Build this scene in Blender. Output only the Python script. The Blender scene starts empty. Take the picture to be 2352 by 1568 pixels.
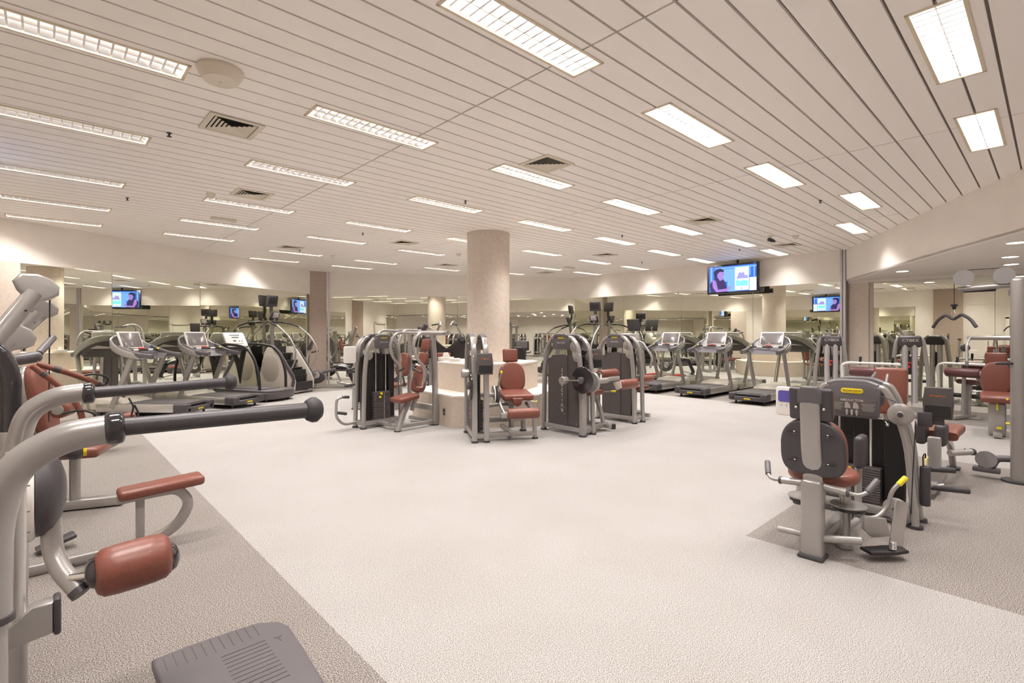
import bpy, bmesh, math, random
from mathutils import Vector, Matrix, Euler
PI = math.pi
R = math.radians
rnd = random.Random(7)
scn = bpy.context.scene
COL = scn.collection

# ------------------------------------------------------------------ camera, world, exposure
CAMZ = 1.55
cam_d = bpy.data.cameras.new('camera')
cam = bpy.data.objects.new('camera', cam_d)
COL.objects.link(cam)
cam.location = (0, 0, CAMZ)
cam.rotation_euler = (R(90), 0, R(47.114 - 90))
cam_d.sensor_width = 36.0
cam_d.lens = 1160.3 / 2352 * 36
cam_d.shift_y = -18.2 / 2352
cam_d.clip_start = 0.05
scn.camera = cam
w = bpy.data.worlds.new('world')
scn.world = w
w.use_nodes = True
w.node_tree.nodes['Background'].inputs[0].default_value = (1.0, 0.9, 0.82, 1)
w.node_tree.nodes['Background'].inputs[1].default_value = 0.25
vs = scn.view_settings
vs.view_transform = 'Standard'
vs.look = 'None'
vs.gamma = 1
vs.use_curve_mapping = False
vs.exposure = 0.22
scn.cycles.max_bounces = 14
scn.cycles.glossy_bounces = 10
scn.cycles.diffuse_bounces = 5
LIGHT_W = 18.0      # each ceiling fitting
TUBE_E = 22.0
ZC = 3.435          # main ceiling
ZM = 2.734          # underside of bulkheads, top of mirrors
WARM = (1.0, 0.955, 0.925)

# ------------------------------------------------------------------ materials
def new_mat(name):
    m = bpy.data.materials.new(name)
    m.use_nodes = True
    return m, m.node_tree, m.node_tree.nodes['Principled BSDF']

def mat(name, col, rough=0.5, metal=0.0, noise=0.0, scale=30, bump=0.0, coat=0.0, emit=None, es=0.0, spec=None):
    m, t, b = new_mat(name)
    b.inputs['Base Color'].default_value = (*col, 1)
    b.inputs['Roughness'].default_value = rough
    b.inputs['Metallic'].default_value = metal
    b.inputs['Coat Weight'].default_value = coat
    if spec is not None: b.inputs['Specular IOR Level'].default_value = spec
    if emit:
        b.inputs['Emission Color'].default_value = (*emit, 1)
        b.inputs['Emission Strength'].default_value = es
    if noise or bump:
        tc = t.nodes.new('ShaderNodeTexCoord')
        n = t.nodes.new('ShaderNodeTexNoise')
        n.inputs['Scale'].default_value = scale
        n.inputs['Detail'].default_value = 4
        t.links.new(tc.outputs['Object'], n.inputs['Vector'])
        if noise:
            r = t.nodes.new('ShaderNodeValToRGB')
            r.color_ramp.elements[0].position = 0.35
            r.color_ramp.elements[1].position = 0.65
            r.color_ramp.elements[0].color = (*[c * (1 - noise) for c in col], 1)
            r.color_ramp.elements[1].color = (*[min(1, c * (1 + noise)) for c in col], 1)
            t.links.new(n.outputs['Fac'], r.inputs['Fac'])
            t.links.new(r.outputs['Color'], b.inputs['Base Color'])
        if bump:
            bp = t.nodes.new('ShaderNodeBump')
            bp.inputs['Strength'].default_value = bump
            bp.inputs['Distance'].default_value = 0.002
            t.links.new(n.outputs['Fac'], bp.inputs['Height'])
            t.links.new(bp.outputs['Normal'], b.inputs['Normal'])
    return m

def floor_mat(name, dark, mid, light, scale=215):
    m, t, b = new_mat(name)
    tc = t.nodes.new('ShaderNodeTexCoord')
    n = t.nodes.new('ShaderNodeTexNoise'); n.inputs['Scale'].default_value = scale; n.inputs['Detail'].default_value = 2
    n2 = t.nodes.new('ShaderNodeTexNoise'); n2.inputs['Scale'].default_value = 1.3; n2.inputs['Detail'].default_value = 3
    r = t.nodes.new('ShaderNodeValToRGB')
    e = r.color_ramp.elements
    e[0].position = 0.40; e[0].color = (*dark, 1)
    e[1].position = 0.60; e[1].color = (*light, 1)
    k = r.color_ramp.elements.new(0.5); k.color = (*mid, 1)
    mx = t.nodes.new('ShaderNodeMix'); mx.data_type = 'RGBA'; mx.blend_type = 'MULTIPLY'
    r2 = t.nodes.new('ShaderNodeValToRGB')
    r2.color_ramp.elements[0].position = 0.3; r2.color_ramp.elements[0].color = (0.93, 0.92, 0.91, 1)
    r2.color_ramp.elements[1].position = 0.7; r2.color_ramp.elements[1].color = (1, 1, 1, 1)
    t.links.new(tc.outputs['Object'], n.inputs['Vector']); t.links.new(tc.outputs['Object'], n2.inputs['Vector'])
    t.links.new(n.outputs['Fac'], r.inputs['Fac']); t.links.new(n2.outputs['Fac'], r2.inputs['Fac'])
    mx.inputs[0].default_value = 1.0
    t.links.new(r.outputs['Color'], mx.inputs[6]); t.links.new(r2.outputs['Color'], mx.inputs[7])
    t.links.new(mx.outputs[2], b.inputs['Base Color'])
    b.inputs['Roughness'].default_value = 0.72
    b.inputs['Specular IOR Level'].default_value = 0.25
    return m

M = {}
M['silver'] = mat('silver_paint', (0.37, 0.35, 0.335), 0.3, 0.4, coat=0.3)
M['chrome'] = mat('chrome', (0.75, 0.73, 0.71), 0.12, 1.0)
M['steel'] = mat('brushed_steel', (0.62, 0.6, 0.58), 0.3, 0.9)
M['plastic'] = mat('charcoal_plastic', (0.06, 0.053, 0.058), 0.42, bump=0.15, scale=400)
M['midgrey'] = mat('mid_grey_plastic', (0.115, 0.105, 0.111), 0.4)
M['shroud'] = mat('shroud_panel', (0.088, 0.075, 0.074), 0.38)
M['black'] = mat('black_plastic', (0.018, 0.016, 0.017), 0.4)
M['gloss'] = mat('gloss_black', (0.03, 0.026, 0.03), 0.12, coat=0.5)
M['rubber'] = mat('rubber', (0.05, 0.046, 0.05), 0.6)
M['belt'] = mat('belt', (0.085, 0.075, 0.075), 0.55, noise=0.2, scale=200)
M['leather'] = mat('brown_leather', (0.20, 0.064, 0.044), 0.38, noise=0.06, scale=60, bump=0.5)
M['maroon'] = mat('maroon_leather', (0.12, 0.045, 0.047), 0.38, noise=0.08, scale=60, bump=0.4)
M['wheel'] = mat('wheel_grey', (0.27, 0.25, 0.25), 0.4)
M['emblem'] = mat('emblem_beige', (0.5, 0.45, 0.39), 0.35)
M['white'] = mat('white_plastic', (0.8, 0.77, 0.74), 0.4)
M['beige_plastic'] = mat('beige_plastic', (0.58, 0.53, 0.46), 0.45)
M['yellow'] = mat('yellow_plastic', (0.85, 0.66, 0.02), 0.4)
M['pale_yellow'] = mat('pale_yellow', (0.85, 0.72, 0.25), 0.45)
M['red'] = mat('red_plastic', (0.7, 0.05, 0.03), 0.4)
M['orange'] = mat('orange_print', (0.9, 0.25, 0.05), 0.5)
M['cable'] = mat('cable', (0.03, 0.026, 0.026), 0.5)
M['screen'] = mat('dark_screen', (0.2, 0.18, 0.18), 0.22, coat=0.6)
M['screen_pale'] = mat('pale_screen', (0.6, 0.55, 0.56), 0.25, coat=0.6)
M['purple'] = mat('purple_screen', (0.06, 0.05, 0.2), 0.2, coat=0.5, emit=(0.1, 0.08, 0.4), es=0.3)
M['ceil'] = mat('ceiling_slats', (0.95, 0.895, 0.845), 0.5)
M['ceil_gap'] = mat('ceiling_gap', (0.3, 0.255, 0.225), 0.8)
M['wall'] = mat('wall_paint', (0.87, 0.81, 0.745), 0.8, noise=0.02, scale=3)
M['soffit'] = mat('soffit_paint', (0.78, 0.72, 0.67), 0.7)
M['stone'] = mat('column_plaster', (0.66, 0.575, 0.495), 0.75, noise=0.05, scale=16)
M['stone_dark'] = mat('pillar_plaster', (0.46, 0.37, 0.31), 0.8, noise=0.06, scale=25)
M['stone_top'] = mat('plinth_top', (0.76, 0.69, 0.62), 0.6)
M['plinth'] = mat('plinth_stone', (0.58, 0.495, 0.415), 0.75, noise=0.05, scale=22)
M['alu'] = mat('aluminium_trim', (0.62, 0.6, 0.62), 0.35, 0.6)
M['cream'] = mat('cream_frame', (0.72, 0.62, 0.46), 0.5)
M['vent'] = mat('vent_paint', (0.72, 0.65, 0.54), 0.6)
M['void'] = mat('vent_void', (0.03, 0.025, 0.02), 0.9)
M['louvre'] = mat('louvre', (0.88, 0.87, 0.87), 0.31, 1.0)
M['doorw'] = mat('door_white', (0.78, 0.74, 0.68), 0.5)
M['curtain'] = mat('curtain_green', (0.16, 0.36, 0.15), 0.8)
M['blue'] = mat('blue_ball', (0.02, 0.25, 0.6), 0.35)
M['tube'] = mat('lamp_face', (1, 0.95, 0.9), 0.5, emit=(1.0, 0.95, 0.88), es=TUBE_E)
M['downlight'] = mat('downlight_face', (1, 0.95, 0.9), 0.5, emit=(1.0, 0.94, 0.86), es=9.0)
M['exit'] = mat('exit_sign', (0.02, 0.4, 0.3), 0.5, emit=(0.02, 0.75, 0.55), es=1.2)
M['exit_txt'] = mat('exit_text', (1, 1, 1), 0.5, emit=(0.8, 1.0, 0.95), es=1.5)
M['floor'] = floor_mat('pale_speckled_floor', (0.16, 0.142, 0.13), (0.375, 0.353, 0.338), (0.51, 0.495, 0.48))
M['floor_grey'] = floor_mat('grey_speckled_floor', (0.08, 0.066, 0.058), (0.20, 0.173, 0.158), (0.43, 0.395, 0.37), 190)
M['label_txt'] = mat('label_text', (0.12, 0.1, 0.02), 0.5)
M['print'] = mat('pale_print', (0.66, 0.62, 0.58), 0.5)
M['dim_print'] = mat('dim_print', (0.36, 0.33, 0.3), 0.5)
# mirror glass
mm, t, b = new_mat('mirror_glass')
b.inputs['Base Color'].default_value = (0.85, 0.86, 0.76, 1)
b.inputs['Metallic'].default_value = 1
b.inputs['Roughness'].default_value = 0.0
M['mirror'] = mm

# ------------------------------------------------------------------ geometry helpers
class G:
    """collects pieces of one part"""
    def __init__(s): s.bm = bmesh.new()
    def _add(s, p, mi=0, Mx=None):
        if Mx is not None: bmesh.ops.transform(p, matrix=Mx, verts=p.verts)
        for f in p.faces: f.material_index = mi
        me = bpy.data.meshes.new('tmp'); p.to_mesh(me); p.free()
        s.bm.from_mesh(me); bpy.data.meshes.remove(me)
        return s
    def box(s, c, d, rot=(0, 0, 0), bev=0, seg=2, mi=0, taper=None):
        p = bmesh.new(); bmesh.ops.create_cube(p, size=1)
        for v in p.verts:
            k = 1.0
            if taper and v.co.z > 0: v.co.x *= taper[0]; v.co.y *= taper[1]
            v.co = Vector((v.co.x * d[0], v.co.y * d[1], v.co.z * d[2]))
        if bev: bmesh.ops.bevel(p, geom=p.edges[:], offset=bev, segments=seg, profile=0.5, affect='EDGES')
        return s._add(p, mi, Matrix.Translation(c) @ Euler(rot).to_matrix().to_4x4())
    def cyl(s, a, b, r, r2=None, n=20, mi=0, bev=0):
        a, b = Vector(a), Vector(b)
        p = bmesh.new()
        L = (b - a).length
        bmesh.ops.create_cone(p, cap_ends=True, segments=n, radius1=r, radius2=r if r2 is None else r2, depth=L)
        if bev:
            es = [e for e in p.edges if abs(e.verts[0].co.z - e.verts[1].co.z) < 1e-6]
            bmesh.ops.bevel(p, geom=es, offset=bev, segments=3, profile=0.5, affect='EDGES')
        q = (b - a).to_track_quat('Z', 'Y').to_matrix().to_4x4()
        return s._add(p, mi, Matrix.Translation((a + b) / 2) @ q)
    def ball(s, c, r, sc=(1, 1, 1), n=16, mi=0, rot=(0, 0, 0)):
        p = bmesh.new(); bmesh.ops.create_uvsphere(p, u_segments=n, v_segments=max(6, n // 2), radius=r)
        return s._add(p, mi, Matrix.Translation(c) @ Euler(rot).to_matrix().to_4x4() @ Matrix.Diagonal((*sc, 1)))
    def tube(s, pts, r, n=12, fil=0.0, mi=0, flat=None, up=(0, 0, 1), closed=False):
        """round or flattened tube through pts; fil rounds the corners; flat=(half_across, half_up)"""
        P = [Vector(q) for q in pts]
        if fil > 0 and len(P) > 2:
            Q = [P[0]]
            for i in range(1, len(P) - 1):
                a, b, c = P[i - 1], P[i], P[i + 1]
                f = min(fil, (a - b).length * 0.49, (c - b).length * 0.49)
                p0 = b + (a - b).normalized() * f; p1 = b + (c - b).normalized() * f
                for k in range(7):
                    u = k / 6
                    Q.append(p0 * (1 - u) ** 2 + b * 2 * u * (1 - u) + p1 * u * u)
            Q.append(P[-1]); P = Q
        m = len(P)
        T = []
        for i in range(m):
            if closed: d = P[(i + 1) % m] - P[i - 1]
            else: d = P[min(i + 1, m - 1)] - P[max(i - 1, 0)]
            T.append(d.normalized())
        upv = Vector(up)
        p = bmesh.new(); rings = []
        nrm = None
        for i in range(m):
            if flat:
                x = T[i].cross(upv)
                if x.length < 1e-3: x = T[i].cross(Vector((1, 0, 0)))
                x.normalize(); y = x.cross(T[i]).normalized()
                ra, rb = flat
            else:
                if nrm is None:
                    nrm = T[i].orthogonal().normalized()
                else:
                    nrm = (nrm - T[i] * nrm.dot(T[i]))
                    nrm = nrm.normalized() if nrm.length > 1e-6 else T[i].orthogonal().normalized()
                x = nrm; y = T[i].cross(x)
                rr = r[i] if isinstance(r, (list, tuple)) else r
                ra = rb = rr
            ring = []
            for k in range(n):
                a = 2 * PI * k / n
                ca, sa = math.cos(a), math.sin(a)
                if flat:
                    e = 0.5
                    ca = math.copysign(abs(ca) ** e, ca); sa = math.copysign(abs(sa) ** e, sa)
                ring.append(p.verts.new(P[i] + x * (ca * ra) + y * (sa * rb)))
            rings.append(ring)
        for i in range(m if closed else m - 1):
            A, B = rings[i], rings[(i + 1) % m]
            for k in range(n): p.faces.new((A[k], A[(k + 1) % n], B[(k + 1) % n], B[k]))
        if not closed:
            p.faces.new(rings[0][::-1]); p.faces.new(rings[-1])
        bmesh.ops.recalc_face_normals(p, faces=p.faces)
        return s._add(p, mi)
    def prism(s, out, t, Mx=None, bev=0, seg=2, mi=0):
        """outline in local XY extruded +-t/2 along local Z"""
        p = bmesh.new()
        vs_ = [p.verts.new((x, y, -t / 2)) for x, y in out]
        f = p.faces.new(vs_)
        e = bmesh.ops.extrude_face_region(p, geom=[f])
        bmesh.ops.translate(p, vec=(0, 0, t), verts=[v for v in e['geom'] if isinstance(v, bmesh.types.BMVert)])
        bmesh.ops.recalc_face_normals(p, faces=p.faces)
        if bev:
            es = [e for e in p.edges if abs(e.verts[0].co.z - e.verts[1].co.z) < 1e-6]
            bmesh.ops.bevel(p, geom=es, offset=bev, segments=seg, profile=0.5, affect='EDGES')
        return s._add(p, mi, Mx)
    def lathe(s, prof, Mx=None, n=24, mi=0, cap=True):
        p = bmesh.new(); rings = []
        for (r, z) in prof:
            if r < 1e-5: rings.append([p.verts.new((0, 0, z))])
            else: rings.append([p.verts.new((r * math.cos(2 * PI * k / n), r * math.sin(2 * PI * k / n), z)) for k in range(n)])
        for A, B in zip(rings, rings[1:]):
            for k in range(n):
                k2 = (k + 1) % n
                if len(A) == 1 and len(B) == 1: continue
                if len(A) == 1: p.faces.new((A[0], B[k], B[k2]))
                elif len(B) == 1: p.faces.new((A[k], A[k2], B[0]))
                else: p.faces.new((A[k], A[k2], B[k2], B[k]))
        if cap and len(rings[0]) > 1: p.faces.new(rings[0])
        if cap and len(rings[-1]) > 1: p.faces.new(rings[-1])
        bmesh.ops.recalc_face_normals(p, faces=p.faces)
        return s._add(p, mi, Mx)
    def build(s, name, mats, parent=None, smooth=True):
        me = bpy.data.meshes.new(name); s.bm.to_mesh(me); s.bm.free()
        if not isinstance(mats, (list, tuple)): mats = [mats]
        for m_ in mats: me.materials.append(M[m_] if isinstance(m_, str) else m_)
        if smooth and len(me.polygons):
            me.polygons.foreach_set('use_smooth', [True] * len(me.polygons))
            me.set_sharp_from_angle(angle=R(38))
        me.update()
        o = bpy.data.objects.new(name, me); COL.objects.link(o)
        if parent is not None: o.parent = parent
        return o

def tag(o, label, cat, group=None, kind=None):
    if label: o['label'] = label
    if cat: o['category'] = cat
    if group: o['group'] = group
    if kind: o['kind'] = kind
    return o
def struct(o, label=None):
    o['kind'] = 'structure'
    if label: o['label'] = label
    return o
def thing(name, label, cat, loc=(0, 0, 0), rz=0, group=None):
    o = bpy.data.objects.new(name, None); COL.objects.link(o)
    o.location = loc; o.rotation_euler = (0, 0, R(rz)); o.empty_display_size = 0.1
    return tag(o, label, cat, group)
def copy_tree(o, parent=None):
    c = o.copy(); COL.objects.link(c); c.parent = parent
    for ch in list(o.children): copy_tree(ch, c)
    return c
def dup(o, loc, rz, label, group=None):
    c = copy_tree(o); c.location = loc; c.rotation_euler = (0, 0, R(rz)); c['label'] = label
    if group: c['group'] = group
    return c
def rrect(w_, h_, r, n=5):
    out = []
    for cx, cy, a0 in ((w_/2 - r, h_/2 - r, 0), (-w_/2 + r, h_/2 - r, 90), (-w_/2 + r, -h_/2 + r, 180), (w_/2 - r, -h_/2 + r, 270)):
        for k in range(n + 1):
            a = R(a0 + 90 * k / n); out.append((cx + r * math.cos(a), cy + r * math.sin(a)))
    return out
def ell(a_, b_, n=24): return [(a_ * math.cos(2 * PI * k / n), b_ * math.sin(2 * PI * k / n)) for k in range(n)]
def frame(o, x, y, z=None):
    """matrix with origin o, local x and y axes given"""
    x = Vector(x).normalized(); y = Vector(y); y = (y - x * y.dot(x)).normalized(); z = x.cross(y)
    m = Matrix((x, y, z)).transposed().to_4x4(); m.translation = Vector(o); return m
def text(parent, name, s, size, Mx, m, ex=0.0008, sx=1.0):
    c = bpy.data.curves.new('t', 'FONT'); c.body = s; c.size = size; c.extrude = ex
    c.align_x = 'CENTER'; c.align_y = 'CENTER'; c.resolution_u = 2
    o = bpy.data.objects.new('t', c); COL.objects.link(o)
    dg = bpy.context.evaluated_depsgraph_get()
    me = bpy.data.meshes.new_from_object(o.evaluated_get(dg))
    bpy.data.objects.remove(o); bpy.data.curves.remove(c)
    me.transform(Mx @ Matrix.Diagonal((sx, 1, 1, 1)))
    me.materials.clear(); me.materials.append(M[m])
    me.name = name
    q = bpy.data.objects.new(name, me); COL.objects.link(q)
    q.parent = parent
    return q
def badge(parent, Mx, w_=0.13, h_=0.034):
    """yellow wordmark pill"""
    q = G().prism(rrect(w_, h_, h_ * 0.45), 0.004, Mx, bev=0.001).build('badge', 'yellow', parent)
    text(q, 'lettering', 'TECHNOGYM', h_ * 0.62, Mx @ Matrix.Translation((0, 0, 0.003)), 'label_txt', sx=0.86)
    return q

# ------------------------------------------------------------------ the room
LEFT = [(-1.0, 10.0), (-0.78, 11.3), (-0.51, 11.68), (0.98, 12.42), (2.62, 13.265), (4.23, 14.20), (5.89, 15.28)]
PIL0, PIL1 = (5.89, 15.28), (6.38, 15.23)
BACKC = (13.3, 11.17)
FASC = [(13.3, 3.25), (12.25, 2.62), (11.05, 1.97), (10.15, 1.44), (9.51, 1.06), (8.84, 0.63), (8.24, 0.25), (7.3, -0.45), (6.2, -0.95), (4.8, -1.22), (3.0, -1.35), (1.0, -1.35), (-1.0, -1.35)]
XR2, YB, XL = 13.5, -7.0, -1.0

def quad_floor(name, rects, m, z=0.0):
    g = G()
    for (x0, y0, x1, y1) in rects:
        p = bmesh.new()
        p.faces.new([p.verts.new(v) for v in ((x0, y0, z), (x1, y0, z), (x1, y1, z), (x0, y1, z))])
        g._add(p)
    return g.build(name, m, None, smooth=False)
GX = 1.12
struct(quad_floor('floor', [(GX, 1.62, 11.45, 13.3), (GX, YB, 3.95, 1.62), (8.11, YB, 11.45, 1.62)], 'floor'), 'pale speckled sports floor')
struct(quad_floor('floor', [(-1.3, YB - .3, GX, 17), (GX, 13.3, 14, 17), (11.45, YB - .3, 14, 13.3), (3.95, YB, 8.11, 1.62)], 'floor_grey'), 'darker grey speckled floor zones')

# ceiling fittings: left end x, near edge y
COLX = {'a': -0.448, 'b': 1.648, 'c': 3.744, 'd': 5.84, 'e': 7.936, 'f': 10.03, 'g': 11.85}
FIT = [('a', [0.34, 2.14, 4.14, 5.91, 7.94, 9.70, 11.20]), ('b', [0.34, 2.14, 4.14, 5.92, 7.95, 9.67, 11.23]),
       ('c', [0.337, 2.135, 4.158, 5.94, 7.967, 9.70, 11.95, 13.45]), ('d', [0.334, 2.142, 4.154, 5.94, 7.98, 9.87, 12.05, 13.45]),
       ('e', [1.75, 4.50, 5.957, 8.02, 9.85, 12.05]), ('f', [2.345, 4.33, 6.08, 8.10, 9.86, 11.44]), ('g', [4.30, 6.10, 8.07, 9.80])]
FL_, FW_ = 1.216, 0.278
FITS = [(COLX[c], y_, c, i) for c, ys in FIT for i, y_ in enumerate(ys)]
# slatted ceiling, cut around the fittings
def cut(rects, h):
    out = []
    for (x0, y0, x1, y1) in rects:
        a0, b0, a1, b1 = max(x0, h[0]), max(y0, h[1]), min(x1, h[2]), min(y1, h[3])
        if a0 >= a1 or b0 >= b1: out.append((x0, y0, x1, y1)); continue
        if x0 < a0: out.append((x0, y0, a0, y1))
        if a1 < x1: out.append((a1, y0, x1, y1))
        if y0 < b0: out.append((a0, y0, a1, b0))
        if b1 < y1: out.append((a0, b1, a1, y1))
    return out
g = G()
for i in range(102):
    y = -3.13 + 0.2 * i
    for a, b_ in ((-1.3, 2.622), (2.638, 6.132), (6.148, 9.892), (9.908, 14.0)):
        rs = [(a, y + 0.009, b_, y + 0.191)]
        for fx, fy, _, _ in FITS: rs = cut(rs, (fx + .01, fy + .01, fx + FL_ - .01, fy + FW_ - .01))
        for (x0, y0, x1, y1) in rs:
            if x1 - x0 > 0.003 and y1 - y0 > 0.003: g.box(((x0 + x1) / 2, (y0 + y1) / 2, ZC + 0.012), (x1 - x0, y1 - y0, 0.024))
struct(g.build('ceiling', 'ceil', smooth=False), 'slatted pale ceiling')
g = G(); rs = [(-1.3, -3.2, 14.0, 17.3)]
for fx, fy, _, _ in FITS: rs = cut(rs, (fx + .01, fy + .01, fx + FL_ - .01, fy + FW_ - .01))
for (x0, y0, x1, y1) in rs: g.box(((x0 + x1) / 2, (y0 + y1) / 2, ZC + 0.03), (x1 - x0, y1 - y0, 0.004))
struct(g.build('ceiling', 'ceil_gap', smooth=False), 'recessed grooves between the ceiling slats')
g = G(); g.box((6.4, 7, ZC + 0.13), (15.6, 21, 0.02)); struct(g.build('ceiling', 'ceil_gap', smooth=False), 'void above the slatted ceiling')

def wallstrip(name, pts, z0, z1, m, th=0.06, label=None, side=1):
    """band standing on a polyline, thickness away from the room (left of travel * side)"""
    g = G(); p = bmesh.new()
    P = [Vector((a[0], a[1], 0)) for a in pts]
    off = []
    for i in range(len(P)):
        d = (P[min(i + 1, len(P) - 1)] - P[max(i - 1, 0)]).normalized()
        off.append(Vector((-d.y, d.x, 0)) * th * side)
    V = []
    for i, q in enumerate(P):
        V.append([p.verts.new((q.x, q.y, z0)), p.verts.new((q.x, q.y, z1)), p.verts.new((q.x + off[i].x, q.y + off[i].y, z1)), p.verts.new((q.x + off[i].x, q.y + off[i].y, z0))])
    for A, B in zip(V, V[1:]):
        for k in range(4): p.faces.new((A[k], A[(k + 1) % 4], B[(k + 1) % 4], B[k]))
    p.faces.new(V[0]); p.faces.new(V[-1][::-1])
    bmesh.ops.recalc_face_normals(p, faces=p.faces)
    g._add(p)
    o = g.build(name, m)
    return struct(o, label) if label else o

wallstrip('wall_left', LEFT, ZM, ZC + .02, 'wall', 0.3, 'bulkhead over the curved left mirror wall')
wallstrip('wall_back', [PIL1, BACKC], ZM, ZC + .02, 'wall', 0.3, 'bulkhead over the far mirror wall')
wallstrip('wall_right', [BACKC, (13.3, 3.25)], ZM, ZC + .02, 'wall', 0.3, 'bulkhead over the right mirror wall')
wallstrip('wall_near', [(XL, -1.35), (XL, 10.0)], ZM, ZC + .02, 'wall', 0.3, 'bulkhead over the mirror wall beside the camera')
wallstrip('wall_rear', [(14.0, YB), (XL, YB)], 0, ZC + .02, 'wall', 0.1, 'plain wall behind the camera')
wallstrip('wall_alcove', FASC, ZM, ZC + .02, 'wall', 0.1, 'curved painted fascia stepping down to the low ceiling')
# backing behind mirrors
for nm, pts in (('wall_left', LEFT), ('wall_back', [PIL1, BACKC]), ('wall_right', [BACKC, (13.3, 3.25)]), ('wall_alcove', [(XR2, 3.25), (XR2, YB)]), ('wall_near', [(XL, YB), (XL, 10.0)])):
    P = [Vector((a[0], a[1])) for a in pts]; Q = []
    for i in range(len(P)):
        d = (P[min(i + 1, len(P) - 1)] - P[max(i - 1, 0)]).normalized(); Q.append((P[i].x - d.y * 0.02, P[i].y + d.x * 0.02))
    wallstrip(nm, Q, 0, ZM + 0.05, 'wall', 0.2, 'wall behind the mirror panels')
# low ceiling (soffit) over the right-hand zone
g = G()
out = [(a[0], a[1]) for a in FASC] + [(-1.3, -1.35), (-1.3, YB - .2), (14.0, YB - .2), (14.0, 3.3), (13.3, 3.3)]
g.prism(out, 0.03, Matrix.Translation((0, 0, ZM + 0.016)))
struct(g.build('ceiling', 'soffit', smooth=False), 'smooth low ceiling over the right-hand zone')
g = G(); g.box((13.42, -1.9, ZM - 0.03), (0.14, 10.2, 0.06)); struct(g.build('trim_1', 'soffit', smooth=False), 'painted band where low ceiling meets mirror')

# mirrors: panels about 1.9 m wide with dark joints
ORD = ['first', 'second', 'third', 'fourth', 'fifth', 'sixth', 'seventh', 'eighth', 'ninth', 'tenth', 'eleventh', 'twelfth', 'thirteenth']
def mirrors(pts, z0, z1, wall, frm, step=1.9, grp=None):
    P = [Vector((a[0], a[1], 0)) for a in pts]
    segs = []
    for a, b_ in zip(P, P[1:]):
        L = (b_ - a).length; n = max(1, round(L / step))
        for k in range(n): segs.append((a.lerp(b_, k / n), a.lerp(b_, (k + 1) / n)))
    for i, (a, b_) in enumerate(segs):
        d = (b_ - a).normalized(); mid = (a + b_) / 2
        g = G()
        g.box((0, 0, (z0 + z1) / 2), ((b_ - a).length - 0.006, 0.008, z1 - z0))
        o = g.build('wall_mirror', 'mirror', smooth=False)
        o.location = mid; o.rotation_euler = (0, 0, math.atan2(d.y, d.x))
        tag(o, 'tall mirror panel on the %s, %s %s' % (wall, ORD[i], frm), 'mirror', 'mirror panels on the ' + (grp or wall))
mirrors(LEFT[2:], 0.11, ZM, 'curved left wall', 'from the left edge')
mirrors([PIL1, BACKC], 0.11, ZM, 'far wall', 'from the grey pillar')
mirrors([BACKC, (13.3, 3.3)], 0.02, ZM, 'right wall', 'from the far corner')
mirrors([(XR2, 2.75), (XR2, YB)], 0.11, ZM - 0.06, 'wall under the low ceiling', 'from the trim post', grp='alcove wall')
mirrors([(XL, -1.3), (XL, 0.0)], 0.11, ZM, 'wall behind the white door', 'from its rear end')
mirrors([(XL, 4.2), (XL, 10.0)], 0.11, ZM, 'wall by the camera beyond the pier', 'from that pier')
wallstrip('baseboard_left', LEFT, 0, 0.11, 'doorw', -0.02, 'white skirting under the left mirrors')
wallstrip('baseboard_back', [PIL1, BACKC], 0, 0.11, 'doorw', -0.02, 'white skirting under the far mirrors')
wallstrip('baseboard_alcove', [(XR2, 3.2), (XR2, YB)], 0, 0.11, 'doorw', -0.02, 'white skirting under the alcove mirrors')
# pillars and trim
g = G(); g.prism([PIL0, PIL1, (6.5, 15.9), (5.6, 15.9)], ZC, Matrix.Translation((0, 0, ZC / 2)))
struct(g.build('wall_pillar', 'stone_dark', smooth=False), 'grey-brown plastered pillar between left and far mirror walls')
g = G(); g.box((6.42, 15.17, ZC / 2), (0.05, 0.05, ZC), rot=(0, 0, R(-30))); struct(g.build('trim_2', 'alu'), 'aluminium strip beside the grey-brown pillar')
g = G(); g.prism([(-0.80, 11.2), (-0.505, 11.665), (-0.275, 11.782), (-0.28, 11.9), (-1.0, 11.6)], ZM, Matrix.Translation((0, 0, ZM / 2))); struct(g.build('wall_pillar', 'stone', smooth=False), 'plastered half column at the left edge')
g = G(); g.box((-0.98, 3.1, ZC / 2), (0.12, 0.95, ZC)); struct(g.build('wall_pillar', 'stone_dark', smooth=False), 'plastered pier beside the camera')
g = G()
g.box((13.25, 3.30, ZC / 2), (0.10, 0.045, ZC), bev=0.004); g.box((13.25, 3.24, ZC / 2), (0.10, 0.05, ZC), bev=0.004)
struct(g.build('trim_3', 'alu'), 'tall aluminium trim post between right mirrors and the alcove')
g = G(); g.box((13.45, 3.0, ZM / 2), (0.16, 0.36, ZM)); struct(g.build('wall_pillar', 'stone', smooth=False), 'plastered pier behind the aluminium trim post')
# door and window-like openings on the wall beside the camera (seen in mirrors)
g = G(); g.box((XL + 0.03, 0.75, 1.05), (0.05, 0.95, 2.1), bev=0.004); d1 = struct(g.build('door_1', 'doorw'), 'white door leaf')
g = G()
for yy in (0.2, 1.3): g.box((XL + 0.05, yy, 1.1), (0.1, 0.12, 2.2), bev=0.004)
g.box((XL + 0.05, 0.75, 2.2), (0.1, 1.22, 0.12), bev=0.004); g.build('door_frame', 'doorw', d1)
G().cyl((XL + .06, 1.1, 1.0), (XL + .12, 1.1, 1.0), .012).cyl((XL + .12, 1.1, 1.0), (XL + .12, .98, 1.0), .01).build('door_handle', 'steel', d1)

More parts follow.
